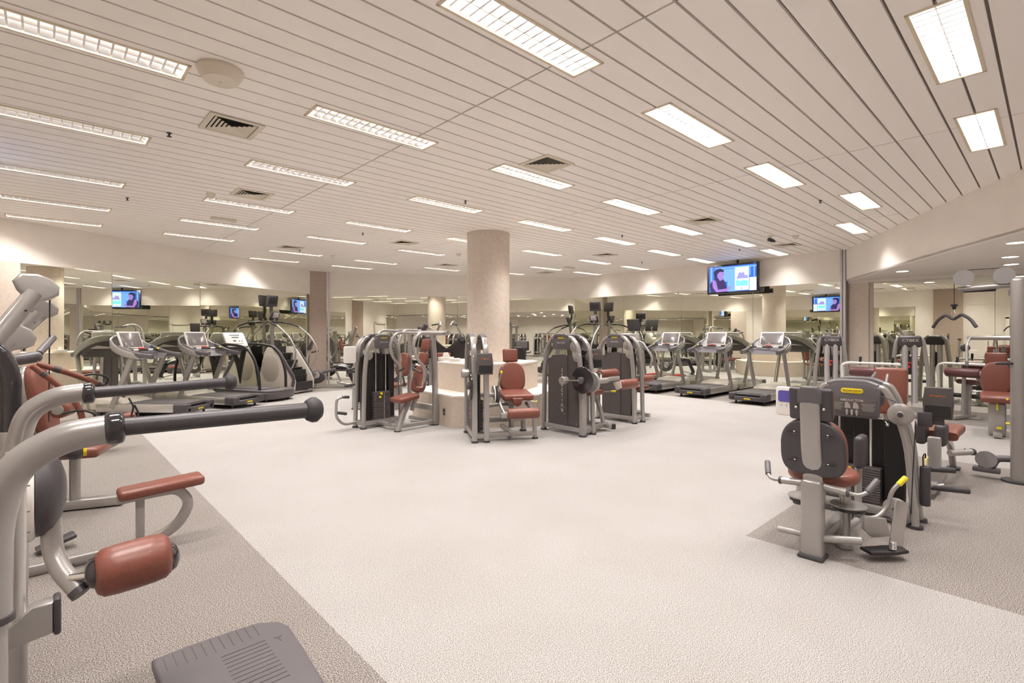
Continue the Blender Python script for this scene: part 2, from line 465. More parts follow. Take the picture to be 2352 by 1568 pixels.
# central column and its stepped hexagonal plinth
CX, CY = 6.18, 7.31
def hexa(r_, a0=206): return [(r_ * math.cos(R(a0 + 60 * k)), r_ * math.sin(R(a0 + 60 * k))) for k in range(6)]
col = thing('round_column', 'round mottled beige plastered column rising from the stepped plinth', 'column', (CX, CY, 0))
G().cyl((0, 0, 1.03), (0, 0, ZC), 0.40, n=64).build('shaft', 'stone', col)
G().prism(hexa(1.41), 0.50, Matrix.Translation((0, 0, 0.25))).build('lower_plinth', 'plinth', col, smooth=False)
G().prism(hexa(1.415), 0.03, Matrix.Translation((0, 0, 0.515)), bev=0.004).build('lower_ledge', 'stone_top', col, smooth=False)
G().prism(hexa(0.95), 0.47, Matrix.Translation((0, 0, 0.765))).build('upper_plinth', 'plinth', col, smooth=False)
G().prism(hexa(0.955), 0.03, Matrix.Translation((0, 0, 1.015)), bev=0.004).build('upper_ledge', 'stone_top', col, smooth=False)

# ------------------------------------------------------------------ ceiling fittings
def make_light():
    t = thing('ceiling_light', '', 'ceiling light')
    L, W = FL_, FW_
    g = G()
    for sy in (-1, 1): g.box((0, sy * (W / 2 - 0.011), -0.003), (L, 0.022, 0.008), bev=0.002)
    for sx in (-1, 1): g.box((sx * (L / 2 - 0.011), 0, -0.003), (0.022, W, 0.008), bev=0.002)
    g.build('frame', 'cream', t)
    g = G()
    for sy in (-1, 1): g.box((0, sy * (W / 2 - 0.014), 0.05), (L - .03, 0.004, 0.1))
    for sx in (-1, 1): g.box((sx * (L / 2 - 0.014), 0, 0.05), (0.004, W - .03, 0.1))
    g.build('housing', 'white', t)
    g = G()
    for s in (-1, 1): g.cyl((-L / 2 + .02, s * .065, .078), (L / 2 - .02, s * .065, .078), .015, n=10)
    g.build('lamp_tubes', 'tube', t)
    g = G()
    for s in (-1, 1):
        for a, b_ in ((.004, .038), (.124, .092)):
            p = bmesh.new()
            p.faces.new([p.verts.new(v) for v in ((-L / 2 + .015, s * a, .004), (L / 2 - .015, s * a, .004), (L / 2 - .015, s * b_, .09), (-L / 2 + .015, s * b_, .09))])
            g._add(p)
    g.box((0, 0, .096), (L - .03, W - .03, .004))
    g.build('reflector', 'louvre', t, smooth=False)
    g = G()
    for k in range(1, 17):
        x = -L / 2 + L * k / 17
        g.prism([(-0.006, 0), (0.006, 0), (0.002, 0.05), (-0.002, 0.05)], W - 0.04, frame((x, 0, 0.005), (1, 0, 0), (0, 0, 1)))
    g.build('louvre', 'louvre', t, smooth=False)
    ld = bpy.data.lights.new('lamp', 'AREA'); ld.shape = 'RECTANGLE'; ld.size = L - 0.06; ld.size_y = W - 0.06
    ld.energy = LIGHT_W; ld.color = WARM; ld.spread = R(104)
    lo = bpy.data.objects.new('lamp', ld); COL.objects.link(lo); lo.parent = t; lo.location = (0, 0, -0.004)
    return t
lightp = make_light()
RN = {'a': 'leftmost column of lights', 'b': 'second column of lights', 'c': 'third column of lights', 'd': 'fourth column of lights', 'e': 'fifth column of lights', 'f': 'sixth column of lights', 'g': 'rightmost column of lights'}
for k, (fx, fy, c, i) in enumerate(FITS):
    lab = 'long recessed louvred ceiling light, %s from the near end of the %s' % (ORD[i], RN[c])
    loc = (fx + FL_ / 2, fy + FW_ / 2, ZC)
    if k == 0: lightp.location = loc; lightp['label'] = lab; lightp['group'] = 'recessed ceiling lights'
    else: dup(lightp, loc, 0, lab, 'recessed ceiling lights')
# air diffusers
def make_vent():
    t = thing('air_vent', '', 'air vent', group='square ceiling air vents')
    g = G(); s = 0.22
    for k in range(4): 
        a = k * PI / 2
        g.box((math.cos(a) * (s - .02), math.sin(a) * (s - .02), -0.006), (0.045, 2 * s, 0.012), rot=(0, 0, a), bev=0.002)
    g.build('frame', 'vent', t)
    g = G()
    for j in range(5):
        r_ = 0.17 - 0.033 * j
        for k in range(4):
            a = k * PI / 2
            p = bmesh.new()
            q = [(r_, -r_, -0.012), (r_, r_, -0.012), (r_ - .026, r_ - .026, -0.002), (r_ - .026, -r_ + .026, -0.002)]
            p.faces.new([p.verts.new(v) for v in q]); g._add(p, 0, Matrix.Rotation(a, 4, 'Z'))
    g.build('vanes', 'vent', t, smooth=False)
    G().box((0, 0, -0.001), (0.36, 0.36, 0.002)).build('throat', 'void', t, smooth=False)
    return t
V = [((1.26, 5.1), 'beside the big round smoke alarm'), ((2.07, 7.4), 'second nearest on the left'), ((4.1, 3.85), 'nearest in the middle of the ceiling'), ((8.08, 4.0), 'on the right, before the television'),
     ((3.98, 11.4), 'near the grey pillar'), ((5.5, 9.2), 'left of the round column'), ((9.87, 7.35), 'right of the round column'), ((11.6, 3.9), 'close to the trim post'), ((8.15, 11.4), 'far left of the round column'), ((11.4, 10.75), 'in the far right corner')]
vp = make_vent()
for k, ((x, y), lab) in enumerate(V):
    lab = 'square cream ceiling air vent ' + lab
    if k == 0: vp.location = (x, y, ZC); vp['label'] = lab
    else: dup(vp, (x, y, ZC), 0, lab)
# detectors, sprinklers, cameras
def lathe_thing(name, prof, m, label, cat, loc, grp=None):
    g = G().lathe(prof); o = g.build(name, m); o.location = loc
    return tag(o, label, cat, grp)
al = thing('smoke_alarm', 'large round cream alarm dome on the ceiling near the left vent', 'smoke alarm', (0.93, 4.06, ZC))
G().lathe([(0.0, 0), (0.145, 0), (0.15, -0.012), (0.145, -0.03), (0.118, -0.075), (0.11, -0.085), (0, -0.088)]).build('dome', 'vent', al)
G().ball((0.0, 0, -0.088), 0.008).build('indicator', 'chrome', al)
for (x, y), lab in (((1.66, 7.75), 'small cream smoke detector above the left rows of lights'), ((5.12, 11.85), 'small cream smoke detector left of the round column'), ((10.62, 3.41), 'small cream smoke detector near the trim post'), ((7.2, 9.6), 'small cream smoke detector far beyond the round column')):
    lathe_thing('smoke_detector', [(0, 0), (0.055, 0), (0.055, -0.02), (0.035, -0.045), (0.03, -0.06), (0, -0.062)], 'vent', lab, 'smoke detector', (x, y, ZC), 'small smoke detectors')
for k, (x, y, lab) in enumerate([(0.87, 5.67, 'beside the nearest left air vent'), (0.86, 8.77, 'above the left treadmills'), (4.4, 5.71, 'in the middle, before the round column'), (4.4, 8.85, 'left of the round column top'), (4.25, 11.61, 'far left near the grey pillar'), (8.07, 2.27, 'on the right near the wide lights'), (11.41, 4.81, 'near the television'), (8.14, 5.66, 'right of the round column'), (11.53, 7.4, 'beyond the television')]):
    lathe_thing('sprinkler', [(0, 0), (0.022, 0), (0.022, -0.005), (0.008, -0.008), (0.008, -0.03), (0.02, -0.033), (0.02, -0.037), (0, -0.04)], 'rubber', 'tiny dark ceiling sprinkler ' + lab, 'sprinkler', (x, y, ZC), 'ceiling sprinklers')
cc = thing('security_camera', 'small dark security camera under the ceiling near the trim post', 'security camera', (10.3, 3.75, ZC))
G().cyl((0, 0, 0), (0, 0, -0.05), 0.02).cyl((0, 0, 0.0), (0, 0, -0.008), 0.06).build('mount', 'vent', cc)
G().box((0, 0, -0.08), (0.11, 0.06, 0.06), rot=(0, R(20), R(-40)), bev=0.01).cyl((0.02, -0.02, -0.09), (0.06, -0.06, -0.11), 0.02).build('body', 'plastic', cc)
for (x, y), lab in (((2.17, 9.28), 'flat glass-edged emergency light box above the left treadmills'), ((10.95, 9.4), 'flat emergency light box far right of the column')):
    e_ = thing('emergency_light', lab, 'emergency light', (x, y, ZC))
    G().box((0, 0, -0.02), (0.36, 0.12, 0.04), bev=0.006).build('body', 'vent', e_)
    G().box((0.0, 0.0, -0.043), (0.3, 0.09, 0.008)).build('lens', 'white', e_)
# exit signs
def exit_sign(loc, rz, lab):
    e_ = thing('exit_sign', lab, 'exit sign', loc, rz)
    G().box((0, 0, 0), (0.34, 0.03, 0.14), bev=0.006).build('panel', 'exit', e_)
    text(e_, 'lettering', 'EXIT', 0.1, frame((0, -0.017, 0), (1, 0, 0), (0, 0, 1)), 'exit_txt')
    G().cyl((-0.1, 0, 0.07), (-0.1, 0, 0.3), 0.006).cyl((0.1, 0, 0.07), (0.1, 0, 0.3), 0.006).build('hanger', 'steel', e_)
exit_sign((-0.4, -1.5, ZC - 0.3), 60, 'green illuminated exit sign hung from the ceiling behind the camera')

# downlights in the low ceiling
def make_down():
    t = thing('downlight', '', 'downlight', group='round downlights in the low ceiling')
    G().lathe([(0.095, 0), (0.115, 0), (0.115, -0.006), (0.095, -0.004), (0.095, 0)], cap=False).build('rim', 'white', t)
    G().cyl((0, 0, -0.002), (0, 0, 0.0), 0.097, n=32).build('lens', 'downlight', t)
    ld = bpy.data.lights.new('lamp', 'AREA'); ld.shape = 'DISK'; ld.size = 0.18; ld.energy = 9; ld.color = WARM; ld.spread = R(130)
    lo = bpy.data.objects.new('lamp', ld); COL.objects.link(lo); lo.parent = t; lo.location = (0, 0, -0.012)
    return t
dp = make_down()
for k, (x, y, lab) in enumerate([(11.99, 1.99, 'nearest the trim post'), (10.96, 0.48, 'above the pulley tower, nearer one'), (12.15, 0.52, 'above the pulley tower, farther one'), (9.3, 0.35, 'at the right edge by the curved fascia'),
        (8.4, -1.2, 'beside the curved fascia, out to the right')]):
    lab = 'round bright downlight in the low ceiling ' + lab
    if k == 0: dp.location = (x, y, ZM); dp['label'] = lab
    else: dup(dp, (x, y, ZM), 0, lab)

kd = 0
for yy in (-2.3, -3.5, -4.7, -5.9):
    for xx in (0.4, 1.9, 3.4, 4.9, 6.4, 7.9, 9.4, 10.9, 12.4):
        dup(dp, (xx + .3 * (kd % 2), yy, ZM), 0, 'one of the many round downlights over the crowded zone, seen in the far mirrors', 'downlights seen only in mirrors'); kd += 1
# televisions
PIC = [('sky', (0.03, 0.14, 0.62), 1.3), ('pale', (0.16, 0.36, 0.95), 1.4), ('skin', (0.42, 0.24, 0.72), 1.0), ('vest', (0.05, 0.03, 0.17), 0.8), ('hair', (0.02, 0.03, 0.14), 0.7), ('card', (0.62, 0.74, 1.0), 1.3), ('bars', (0.1, 0.8, 0.75), 1.2), ('lilac', (0.36, 0.34, 0.8), 1.1), ('navy', (0.01, 0.03, 0.3), 0.8)]
for n_, c_, e_ in PIC: M['tv_' + n_] = mat('tv_' + n_, (0.01, 0.01, 0.01), 0.3, emit=c_, es=e_)
def make_tv(label, loc, rz, w_=1.33, h_=0.76):
    t = thing('television', label, 'television', loc, rz)
    # local: screen faces -Y, x to the right
    G().box((0, 0.03, 0), (w_, 0.06, h_), bev=0.008).build('casing', 'gloss', t)
    g = G(); F = lambda cx, cz, d=0.0: frame((cx, -0.002 - d, cz), (1, 0, 0), (0, 0, 1))
    W, H = w_ - 0.12, h_ - 0.1
    names = ['tv_' + n[0] for n in PIC]
    def poly(pts, mi, d): g.prism([(x * W, z * H) for x, z in pts], 0.001, F(0, 0, d), mi=mi)
    def rect(x0, z0, x1, z1, mi, d): poly([(x0, z0), (x1, z0), (x1, z1), (x0, z1)], mi, d)
    rect(-.5, -.5, .5, .5, 0, 0)
    rect(-.2, -.1, .06, .38, 1, .001); rect(-.47, -.1, -.43, .5, 1, .001); rect(-.36, .4, .5, .46, 1, .001); rect(.36, -.5, .5, .0, 5, .001); rect(-.1, -.5, .06, -.1, 1, .001)
    rect(.36, .08, .38, .4, 1, .0015); rect(.45, .02, .46, .42, 5, .0015)
    poly([(-.46, -.5), (-.49, -.2), (-.42, 0), (-.32, .08), (-.2, .04), (-.14, -.15), (-.1, -.5)], 3, .002)       # vest
    poly([(-.43, -.02), (-.36, .02), (-.33, -.2), (-.3, -.4), (-.12, -.38), (-.05, -.28), (-.02, -.34), (-.1, -.48), (-.34, -.5), (-.42, -.3)], 2, .003)  # arm
    poly([(-.33, .3), (-.3, .05), (-.26, -.06), (-.2, -.02), (-.19, .12), (-.16, .16), (-.18, .3), (-.25, .36)], 2, .003)  # face
    poly([(-.38, .1), (-.4, .3), (-.33, .42), (-.24, .43), (-.17, .35), (-.18, .28), (-.27, .3), (-.32, .2), (-.34, .0), (-.38, -.05)], 4, .004)
    rect(.06, -.47, .35, .42, 5, .002)
    poly([(.09, -.02), (.12, .08), (.14, .2), (.18, .22), (.2, .16), (.22, .22), (.25, .2), (.27, .08), (.32, .1), (.33, -.02)], 7, .003)
    for k in range(6): rect(.09 + .04 * k, -.3, .12 + .04 * k, -.08 - .02 * (k % 3), 6, .003)
    g.prism([(0.012 * math.cos(a * PI / 6) + .2 * W, 0.012 * math.sin(a * PI / 6) - .4 * H) for a in range(12)], .001, F(0, 0, .003), mi=8)
    g.build('screen', names, t, smooth=False)
    text(t, 'lettering', 'LIVE', 0.035, F(w_ / 2 - .1, h_ / 2 - .028, .002), 'print')
    G().box((0.1, 0.1, h_ / 2 + 0.02), (0.05, 0.03, 0.4)).box((0, 0.09, 0), (0.4, 0.06, 0.3)).build('bracket', 'black', t)
    G().box((w_ / 2 + .05, 0.05, -h_ / 2 + .06), (0.09, 0.06, 0.11)).build('receiver_box', 'black', t)
    return t
make_tv('large flat television showing a blue fitness picture, high on the right wall', (12.95, 5.65, 2.96), -90)
make_tv('flat television high on the wall beside the camera, seen in mirrors', (XL + 0.2, 7.4, 2.96), 90)

# ------------------------------------------------------------------ treadmills
def make_treadmill(name='treadmill'):
    t = thing(name, '', 'treadmill')                      # origin: rear end centre on the floor, user faces +X
    g = G()
    for s in (-1, 1): g.box((0.95, s * 0.36, 0.165), (1.55, 0.075, 0.15), bev=0.012)
    g.build('side_rail', 'steel', t)
    G().box((0.95, 0, 0.14), (1.6, 0.66, 0.13)).build('deck', 'plastic', t)
    g = G(); g.box((0.86, 0, 0.232), (1.52, 0.5, 0.03), bev=0.01)
    for s in (-1, 1): g.box((0.86, s * 0.31, 0.228), (1.5, 0.11, 0.03), bev=0.004, mi=1)
    g.build('running_belt', ['belt', 'plastic'], t)
    g = G()
    for s in (-1, 1): g.box((0.1, s * 0.335, 0.165), (0.26, 0.15, 0.165), bev=0.025, seg=3)
    g.box((0.02, 0, 0.125), (0.1, 0.7, 0.09), bev=0.015); g.cyl((0.09, -0.3, 0.2), (0.09, 0.3, 0.2), 0.032, mi=1)
    rc = g.build('rear_cap', ['plastic', 'black'], t)
    badge(rc, frame((-0.033, 0, 0.125), (0, -1, 0), (0, 0, 1)), 0.14, 0.03)
    g = G()
    g.prism([(1.2, .24), (1.3, .29), (1.75, .33), (1.85, .28), (1.88, .12), (1.2, .12)], 0.72, frame((0, 0, 0), (1, 0, 0), (0, 0, 1)), bev=0.02)
    g.build('motor_cover', 'beige_plastic', t)
    for s in (-1, 1):
        G().tube([(1.42, s * 0.38, 0.16), (1.3, s * 0.385, 0.45), (1.12, s * 0.39, 0.85), (1.0, s * 0.39, 1.14)], 0.04, fil=0.1, flat=(0.034, 0.05), up=(1, 0, 0)).build('upright', 'silver', t)
    # horseshoe console
    pts = [(0.86, -.40, 1.12), (1.08, -.44, 1.16), (1.34, -.43, 1.27), (1.5, -.33, 1.39), (1.56, -.17, 1.455), (1.57, 0, 1.47)]
    pts = pts + [(x, -y, z) for x, y, z in pts[-2::-1]]
    co = G().tube(pts, .03, n=16, fil=0.15, flat=(0.022, 0.06)).build('console_band', 'silver', t)
    badge(co, frame((0.95, -0.432, 1.135), (1, 0, .15), (-.0, 0, 1)), 0.09, 0.026)
    badge(co, frame((0.95, 0.432, 1.135), (-1, 0, -.15), (-.0, 0, 1)), 0.09, 0.026)
    g = G()
    inner = [(0.92, -.36, 1.13), (1.1, -.40, 1.18), (1.32, -.39, 1.29), (1.47, -.3, 1.40), (1.53, -.15, 1.455), (1.54, 0, 1.465)]
    inner = inner + [(x, -y, z) for x, y, z in inner[-2::-1]]
    p = bmesh.new()
    top = [p.verts.new((x, y, z + 0.025)) for x, y, z in inner]
    low = [p.verts.new((x * .92 + .09, y * .8, z - 0.06)) for x, y, z in inner]
    n = len(top)
    for i in range(n - 1): p.faces.new((top[i], top[i + 1], low[i + 1], low[i]))
    p.faces.new(low)
    bmesh.ops.recalc_face_normals(p, faces=p.faces)
    g._add(p)
    g.build('console_tray', 'midgrey', t)
    for s in (-1, 1):
        G().tube([(1.28, s * .405, 1.29), (1.1, s * .405, 1.215), (0.9, s * .40, 1.15), (0.62, s * .39, 1.12)], .04, n=16, fil=.1, flat=(0.035, 0.045)).build('armrest', 'midgrey', t)
    sc = G().prism(rrect(0.52, 0.35, 0.015), 0.03, frame((1.38, 0, 1.42), (0, -1, 0), (0.34, 0, 0.94)), bev=0.006).build('screen_bezel', 'white', t)
    G().prism(rrect(0.465, 0.29, 0.006), 0.004, frame((1.3655, 0, 1.4265), (0, -1, 0), (0.34, 0, 0.94)), bev=0.001).build('screen', 'screen', sc)
    h = G().cyl((1.13, -.38, 1.235), (1.13, .38, 1.235), .017).build('handlebar', 'black', t)
    for s in (-1, 1):
        G().cyl((1.13, s * .12, 1.235), (1.13, s * .24, 1.235), .0185).build('pulse_grip', 'white', h)
        G().ball((1.12, s * .375, 1.25), .024).build('knob', 'yellow', t)
    G().box((1.16, 0, 1.265), (0.06, 0.1, 0.03), bev=0.008).build('stop_button', 'red', t)
    g = G()
    for x in (0.12, 1.7):
        for s in (-1, 1): g.cyl((x, s * .3, 0), (x, s * .3, 0.09), 0.022).cyl((x, s * .3, 0), (x, s * .3, 0.012), 0.035)
    g.build('foot', 'rubber', t)
    return t
TG = 'matching treadmills along the mirrors'
tm = make_treadmill()
tm.location = (2.2, 11.18, 0); tm.rotation_euler = (0, 0, R(134)); tm['label'] = 'grey treadmill at the left, first of the two nearest the left mirrors'; tm['group'] = TG
dup(tm, (3.18, 11.58, 0), 122, 'grey treadmill at the left, just left of the black hoop-railed treadmill', TG)
dup(tm, (11.27, 4.58, 0), 0, 'rightmost grey treadmill facing the right mirror, nearest the trim post', TG)
dup(tm, (11.5, 6.03, 0), 0, 'middle grey treadmill of three facing the right mirror', TG)
dup(tm, (11.55, 7.36, 0), 0, 'grey treadmill facing the right mirror, farthest left of the three', TG)

# treadmill of another make with a raised console and red trim
def make_tread2():
    t = thing('treadmill', 'dark treadmill with red side strip and silver raised console, left of the grey three', 'treadmill')
    G().box((0.95, 0, 0.125), (1.8, 0.74, 0.21), bev=0.03).build('deck', 'plastic', t)
    g = G()
    for x in (.2, 1.7):
        for s in (-1, 1): g.cyl((x, s * .3, 0), (x, s * .3, .04), .03)
    g.build('foot', 'rubber', t)
    G().box((0.85, 0, 0.235), (1.5, 0.5, 0.02)).build('running_belt', 'belt', t)
    G().box((0.7, -0.385, 0.24), (1.0, 0.02, 0.06), bev=0.006).box((0.7, 0.385, 0.24), (1.0, 0.02, 0.06), bev=0.006).build('side_strip', 'red', t)
    for s in (-1, 1):
        G().tube([(1.6, s * .36, .2), (1.42, s * .36, 1.15), (1.3, s * .3, 1.3)], .035, fil=.15).build('upright', 'silver', t)
        G().tube([(1.35, s * .3, 1.28), (1.1, s * .34, 1.2), (0.8, s * .34, 1.18)], .025, fil=.1).build('armrest', 'black', t)
    c = G().box((1.38, 0, 1.4), (0.06, 0.62, 0.34), rot=(0, R(-24), 0), bev=.02).build('console', 'steel', t)
    G().box((1.345, 0, 1.42), (0.02, 0.26, 0.18), rot=(0, R(-24), 0), bev=.004).build('screen', 'screen', c)
    G().box((1.5, 0, 1.8), (0.05, 0.42, 0.36), rot=(0, R(-12), 0), bev=.02).build('rear_monitor', 'plastic', t)
    G().tube([(1.42, -.1, 1.45), (1.55, -.05, 1.6), (1.52, 0, 1.75)], .02, fil=.05).build('monitor_arm', 'steel', t)
    return t
q = make_tread2(); q.location = (11.3, 8.5, 0); q.rotation_euler = (0, 0, 0)

# treadmill with black hoop handrails and white console
def make_hoop():
    t = thing('treadmill', 'treadmill with two black hoop handrails and tilted white console', 'treadmill')
    out = []
    for k in range(9):
        a = R(90 + 180 * k / 8); out.append((0.22 + 0.32 * math.cos(a) * 1.0, 0.49 * math.sin(a) / 1.0))
    out = [(1.9, .36), (0.5, .47)] + [(x - .0, y) for x, y in [(0.2, .49), (0.05, .42), (-.03, .25), (-.05, 0), (-.03, -.25), (0.05, -.42), (0.2, -.49)]] + [(0.5, -.47), (1.9, -.36)]
    G().prism(out, 0.17, Matrix.Translation((0, 0, 0.135)), bev=0.03, seg=3).build('base_shell', 'shroud', t)
    G().prism([(x * .97, y * .95) for x, y in out], 0.05, Matrix.Translation((0, 0, 0.24)), bev=0.022, seg=3).build('upper_shell', 'midgrey', t)
    G().box((1.05, 0, 0.27), (1.5, 0.5, 0.02), bev=.006).build('running_belt', 'belt', t)
    badge(t, frame((0.02, 0.0, 0.268), (0, -1, 0), (1, 0, 0)), 0.15, 0.04)
    for s in (-1, 1):
        G().tube([(0.28, s * .40, .22), (0.29, s * .41, .62), (0.42, s * .42, 0.98), (0.62, s * .42, 1.22), (1.0, s * .40, 1.29), (1.38, s * .33, 1.30)], .032, fil=.16).build('handrail', 'black', t)
        G().tube([(1.75, s * .38, .2), (1.62, s * .36, .8), (1.42, s * .3, 1.3)], .05, fil=.2, flat=(.03, .07), up=(1, 0, 0)).build('upright', 'black', t)
    c = G().prism(rrect(0.60, 0.38, 0.05), 0.05, frame((1.42, 0, 1.40), (0, -1, 0), (0.45, 0, 0.85)), bev=0.015).build('console', 'white', t)
    g = G()
    for (x, z, w_, h_) in ((0, .11, .28, .02), (0, .05, .2, .03), (-.05, -.04, .08, .04), (.08, -.05, .05, .02), (.16, -.05, .05, .02), (0, -.12, .36, .012)):
        g.prism(rrect(w_, h_, .004), .003, frame((1.42, 0, 1.40), (0, -1, 0), (0.45, 0, 0.85)) @ Matrix.Translation((x, z, .0265)))
    g.build('keypad', 'midgrey', c)
    G().box((1.5, 0, 1.2), (0.2, .55, .12), bev=.03).build('console_bridge', 'plastic', t)
    g = G()
    for x in (0.15, 1.7):
        for s in (-1, 1): g.cyl((x, s * .34, 0), (x, s * .34, 0.06), 0.03)
    g.build('foot', 'rubber', t)
    return t
q = make_hoop(); q.location = (4.08, 12.2, 0); q.rotation_euler = (0, 0, R(119))

# ------------------------------------------------------------------ stair climbers
def make_stair():
    t = thing('stair_climber', '', 'stair climber')       # origin: rear bottom centre, climbs towards +X
    side = [(0.0, .12), (-.02, .34), (.07, .52), (0.5, 1.12), (0.62, 1.2), (0.82, 1.2), (0.92, 1.05), (1.1, .3), (1.12, .12)]
    for s in (-1, 1):
        p = G().prism(side, 0.05, frame((0, s * .36, 0), (1, 0, 0), (0, 0, 1)), bev=0.012).build('side_panel', 'beige_plastic', t)
        G().prism(ell(.27, .34), 0.012, frame((.72, s * .39, .66), (1, 0, 0), (0, 0, 1)), bev=.004).build('side_emblem', 'emblem', p)
        g = G(); g.tube([(0.05, s * .385, .2), (0.0, s * .385, .4), (0.45, s * .385, 1.06), (.62, s * .385, 1.2)], .03, fil=.08, flat=(.014, .05))
        g.build('side_edge', 'midgrey', p)
        h = G().tube([(0.12, s * .37, .62), (-.06, s * .42, .86), (-.08, s * .43, 1.15), (.12, s * .42, 1.48), (.5, s * .40, 1.76)], .021, fil=.22).build('hoop_rail', 'silver', t)
        G().tube([(.46, s * .40, 1.735), (.78, s * .34, 1.84), (1.0, s * .16, 1.86)], .022, fil=.12).build('rail_grip', 'black', h)
    g = G()
    for k in range(5):
        g.box((0.14 + .15 * k, 0, .26 + .19 * k), (0.26, .66, 0.035), bev=.006)
        g.box((0.25 + .15 * k, 0, .355 + .19 * k), (0.03, .66, 0.19))
    g.box((0.02, 0, .2), (.08, .66, .2), bev=.02)
    g.build('steps', 'black', t)
    G().box((0.62, 0, .35), (0.85, .64, .5)).build('inner_body', 'black', t)
    g = G(); g.box((0.1, 0, .05), (0.08, .95, .05), bev=.01); g.box((1.0, 0, .05), (.08, .8, .05), bev=.01); g.box((.55, .28, .08), (.95, .05, .06)); g.box((.55, -.28, .08), (.95, .05, .06))
    for s in (-1, 1): g.cyl((0.1, s * .44, 0), (0.1, s * .44, .05), .02, mi=1)
    for s in (-1, 1): g.cyl((1.0, s * .34, 0), (1.0, s * .34, .05), .02, mi=1)
    g.build('base_frame', ['steel', 'rubber'], t)
    G().tube([(1.0, 0, 1.0), (1.0, 0, 1.6), (.95, 0, 1.95)], .05, fil=.1).build('console_post', 'silver', t)
    c = G().box((.92, 0, 2.02), (.07, .30, .26), rot=(0, R(-22), 0), bev=.03).build('console', 'plastic', t)
    G().box((.878, 0, 2.035), (.01, .2, .15), rot=(0, R(-22), 0), bev=.004).build('display', 'screen_pale', c)
    G().tube([(.96, 0, 2.0), (1.03, 0, 2.1), (1.02, 0, 2.3)], .03, fil=.06, flat=(.05, .02), up=(1, 0, 0)).build('monitor_arm', 'plastic', t)
    tv = G().box((1.0, 0, 2.42), (.07, .38, .30), rot=(0, R(-8), 0), bev=.02).build('monitor', 'plastic', t)
    G().box((.962, 0, 2.43), (.008, .3, .2), rot=(0, R(-8), 0), bev=.003).build('monitor_screen', 'black', tv)
    g = G(); g.tube([(.85, -.2, 1.86), (.82, 0, 1.84), (.85, .2, 1.86)], .02, fil=.08); g.box((.87, 0, 1.84), (.1, .3, .03), bev=.01)
    g.build('reading_tray', 'black', t)
    return t
SG = 'stair climbers with raised monitors'
st = make_stair(); st.location = (5.0, 13.35, 0); st.rotation_euler = (0, 0, R(122)); st['label'] = 'stair climber with silver hoop rails and raised monitor, beside the grey pillar'; st['group'] = SG
dup(st, (11.95, 9.85, 0), 10, 'stair climber with raised monitor, beyond the towers in the far right corner', SG)

# ------------------------------------------------------------------ recumbent bikes
def make_bike():
    t = thing('recumbent_bike', '', 'exercise bike')
    G().tube([(-.36, 0, .02), (-.42, 0, .12), (-.30, 0, .38), (-.22, 0, .52)], .05, fil=.14, flat=(.05, .06), up=(1, 0, 0)).build('rear_leg', 'black', t)
    G().tube([(-.42, 0, .06), (.05, 0, .16), (-.02, 0, .2), (.1, 0, .5)], .03, fil=.02).build('brace', 'steel', t)
    G().tube([(-.6, 0, .50), (.2, 0, .52), (.55, 0, .42)], .03, fil=.1, flat=(.035, .04)).build('seat_rail', 'midgrey', t)
    G().prism(rrect(.46, .42, .12), .08, Matrix.Translation((-.12, 0, .60)), bev=.03, seg=3).build('seat', 'black', t)
    G().prism([(-.17, -.2), (.17, -.2), (.19, 0), (.16, .24), (.1, .34), (-.1, .34), (-.16, .24), (-.19, 0)], .07, frame((-.40, 0, .88), (0, -1, 0), (-.25, 0, 1)), bev=.025, seg=3).build('backrest', 'black', t)
    for s in (-1, 1): G().tube([(-.28, s * .2, .56), (-.2, s * .27, .62), (.0, s * .27, .66)], .016, fil=.04).build('side_handle', 'steel', t)
    G().prism(ell(.24, .18), .16, frame((.62, 0, .32), (1, 0, 0), (0, 0, 1)), bev=.04, seg=3).build('drive_cover', 'plastic', t)
    G().prism(ell(.1, .1), .2, frame((.62, 0, .38), (1, 0, 0), (0, 0, 1)), bev=.01).build('hub', 'steel', t)
    for s in (-1, 1): G().cyl((.62, s * .1, .38), (.62 + s * .13, s * .12, .38 + s * .09), .014).box((.62 + s * .13, s * .17, .38 + s * .09), (.1, .09, .025), bev=.006).build('pedal', 'black', t)
    G().tube([(.85, 0, .4), (.9, 0, .8), (.8, 0, 1.1)], .035, fil=.15).build('console_post', 'steel', t)
    c = G().box((.76, 0, 1.22), (.08, .40, .30), rot=(0, R(-24), 0), bev=.035).build('console', 'plastic', t)
    G().box((.715, 0, 1.235), (.01, .3, .19), rot=(0, R(-24), 0), bev=.003).build('screen', 'screen', c)
    G().box((.70, 0, 1.105), (.02, .06, .02), bev=.003).build('stop_button', 'orange', c)
    g = G(); g.tube([(.6, -.25, 1.05), (.72, -.2, 1.02), (.74, 0, 1.03), (.72, .2, 1.02), (.6, .25, 1.05)], .016, fil=.05)
    g.build('handlebar', 'black', t)
    g = G()
    for s in (-1, 1): g.prism([(0, 0), (.3, 0), (.26, .04), (.05, .07)], .08, frame((-.42, 0, 0), (0, s, 0), (0, 0, 1)), bev=.008)
    g.box((.8, 0, .035), (.09, .5, .05), bev=.01); g.box((.75, 0, .1), (.3, .08, .12))
    g.build('foot_bar', 'steel', t)
    return t
BG = 'recumbent exercise bikes'
bk = make_bike(); bk.location = (6.22, 13.95, 0); bk.rotation_euler = (0, 0, R(150)); bk['label'] = 'black recumbent exercise bike in front of the grey pillar'; bk['group'] = BG
dup(bk, (9.1, 9.5, 0), 42, 'recumbent exercise bike just right of the round column, screen towards the camera', BG)
dup(bk, (7.9, 12.6, 0), 150, 'recumbent exercise bike by the far mirrors, left of the round column', BG)

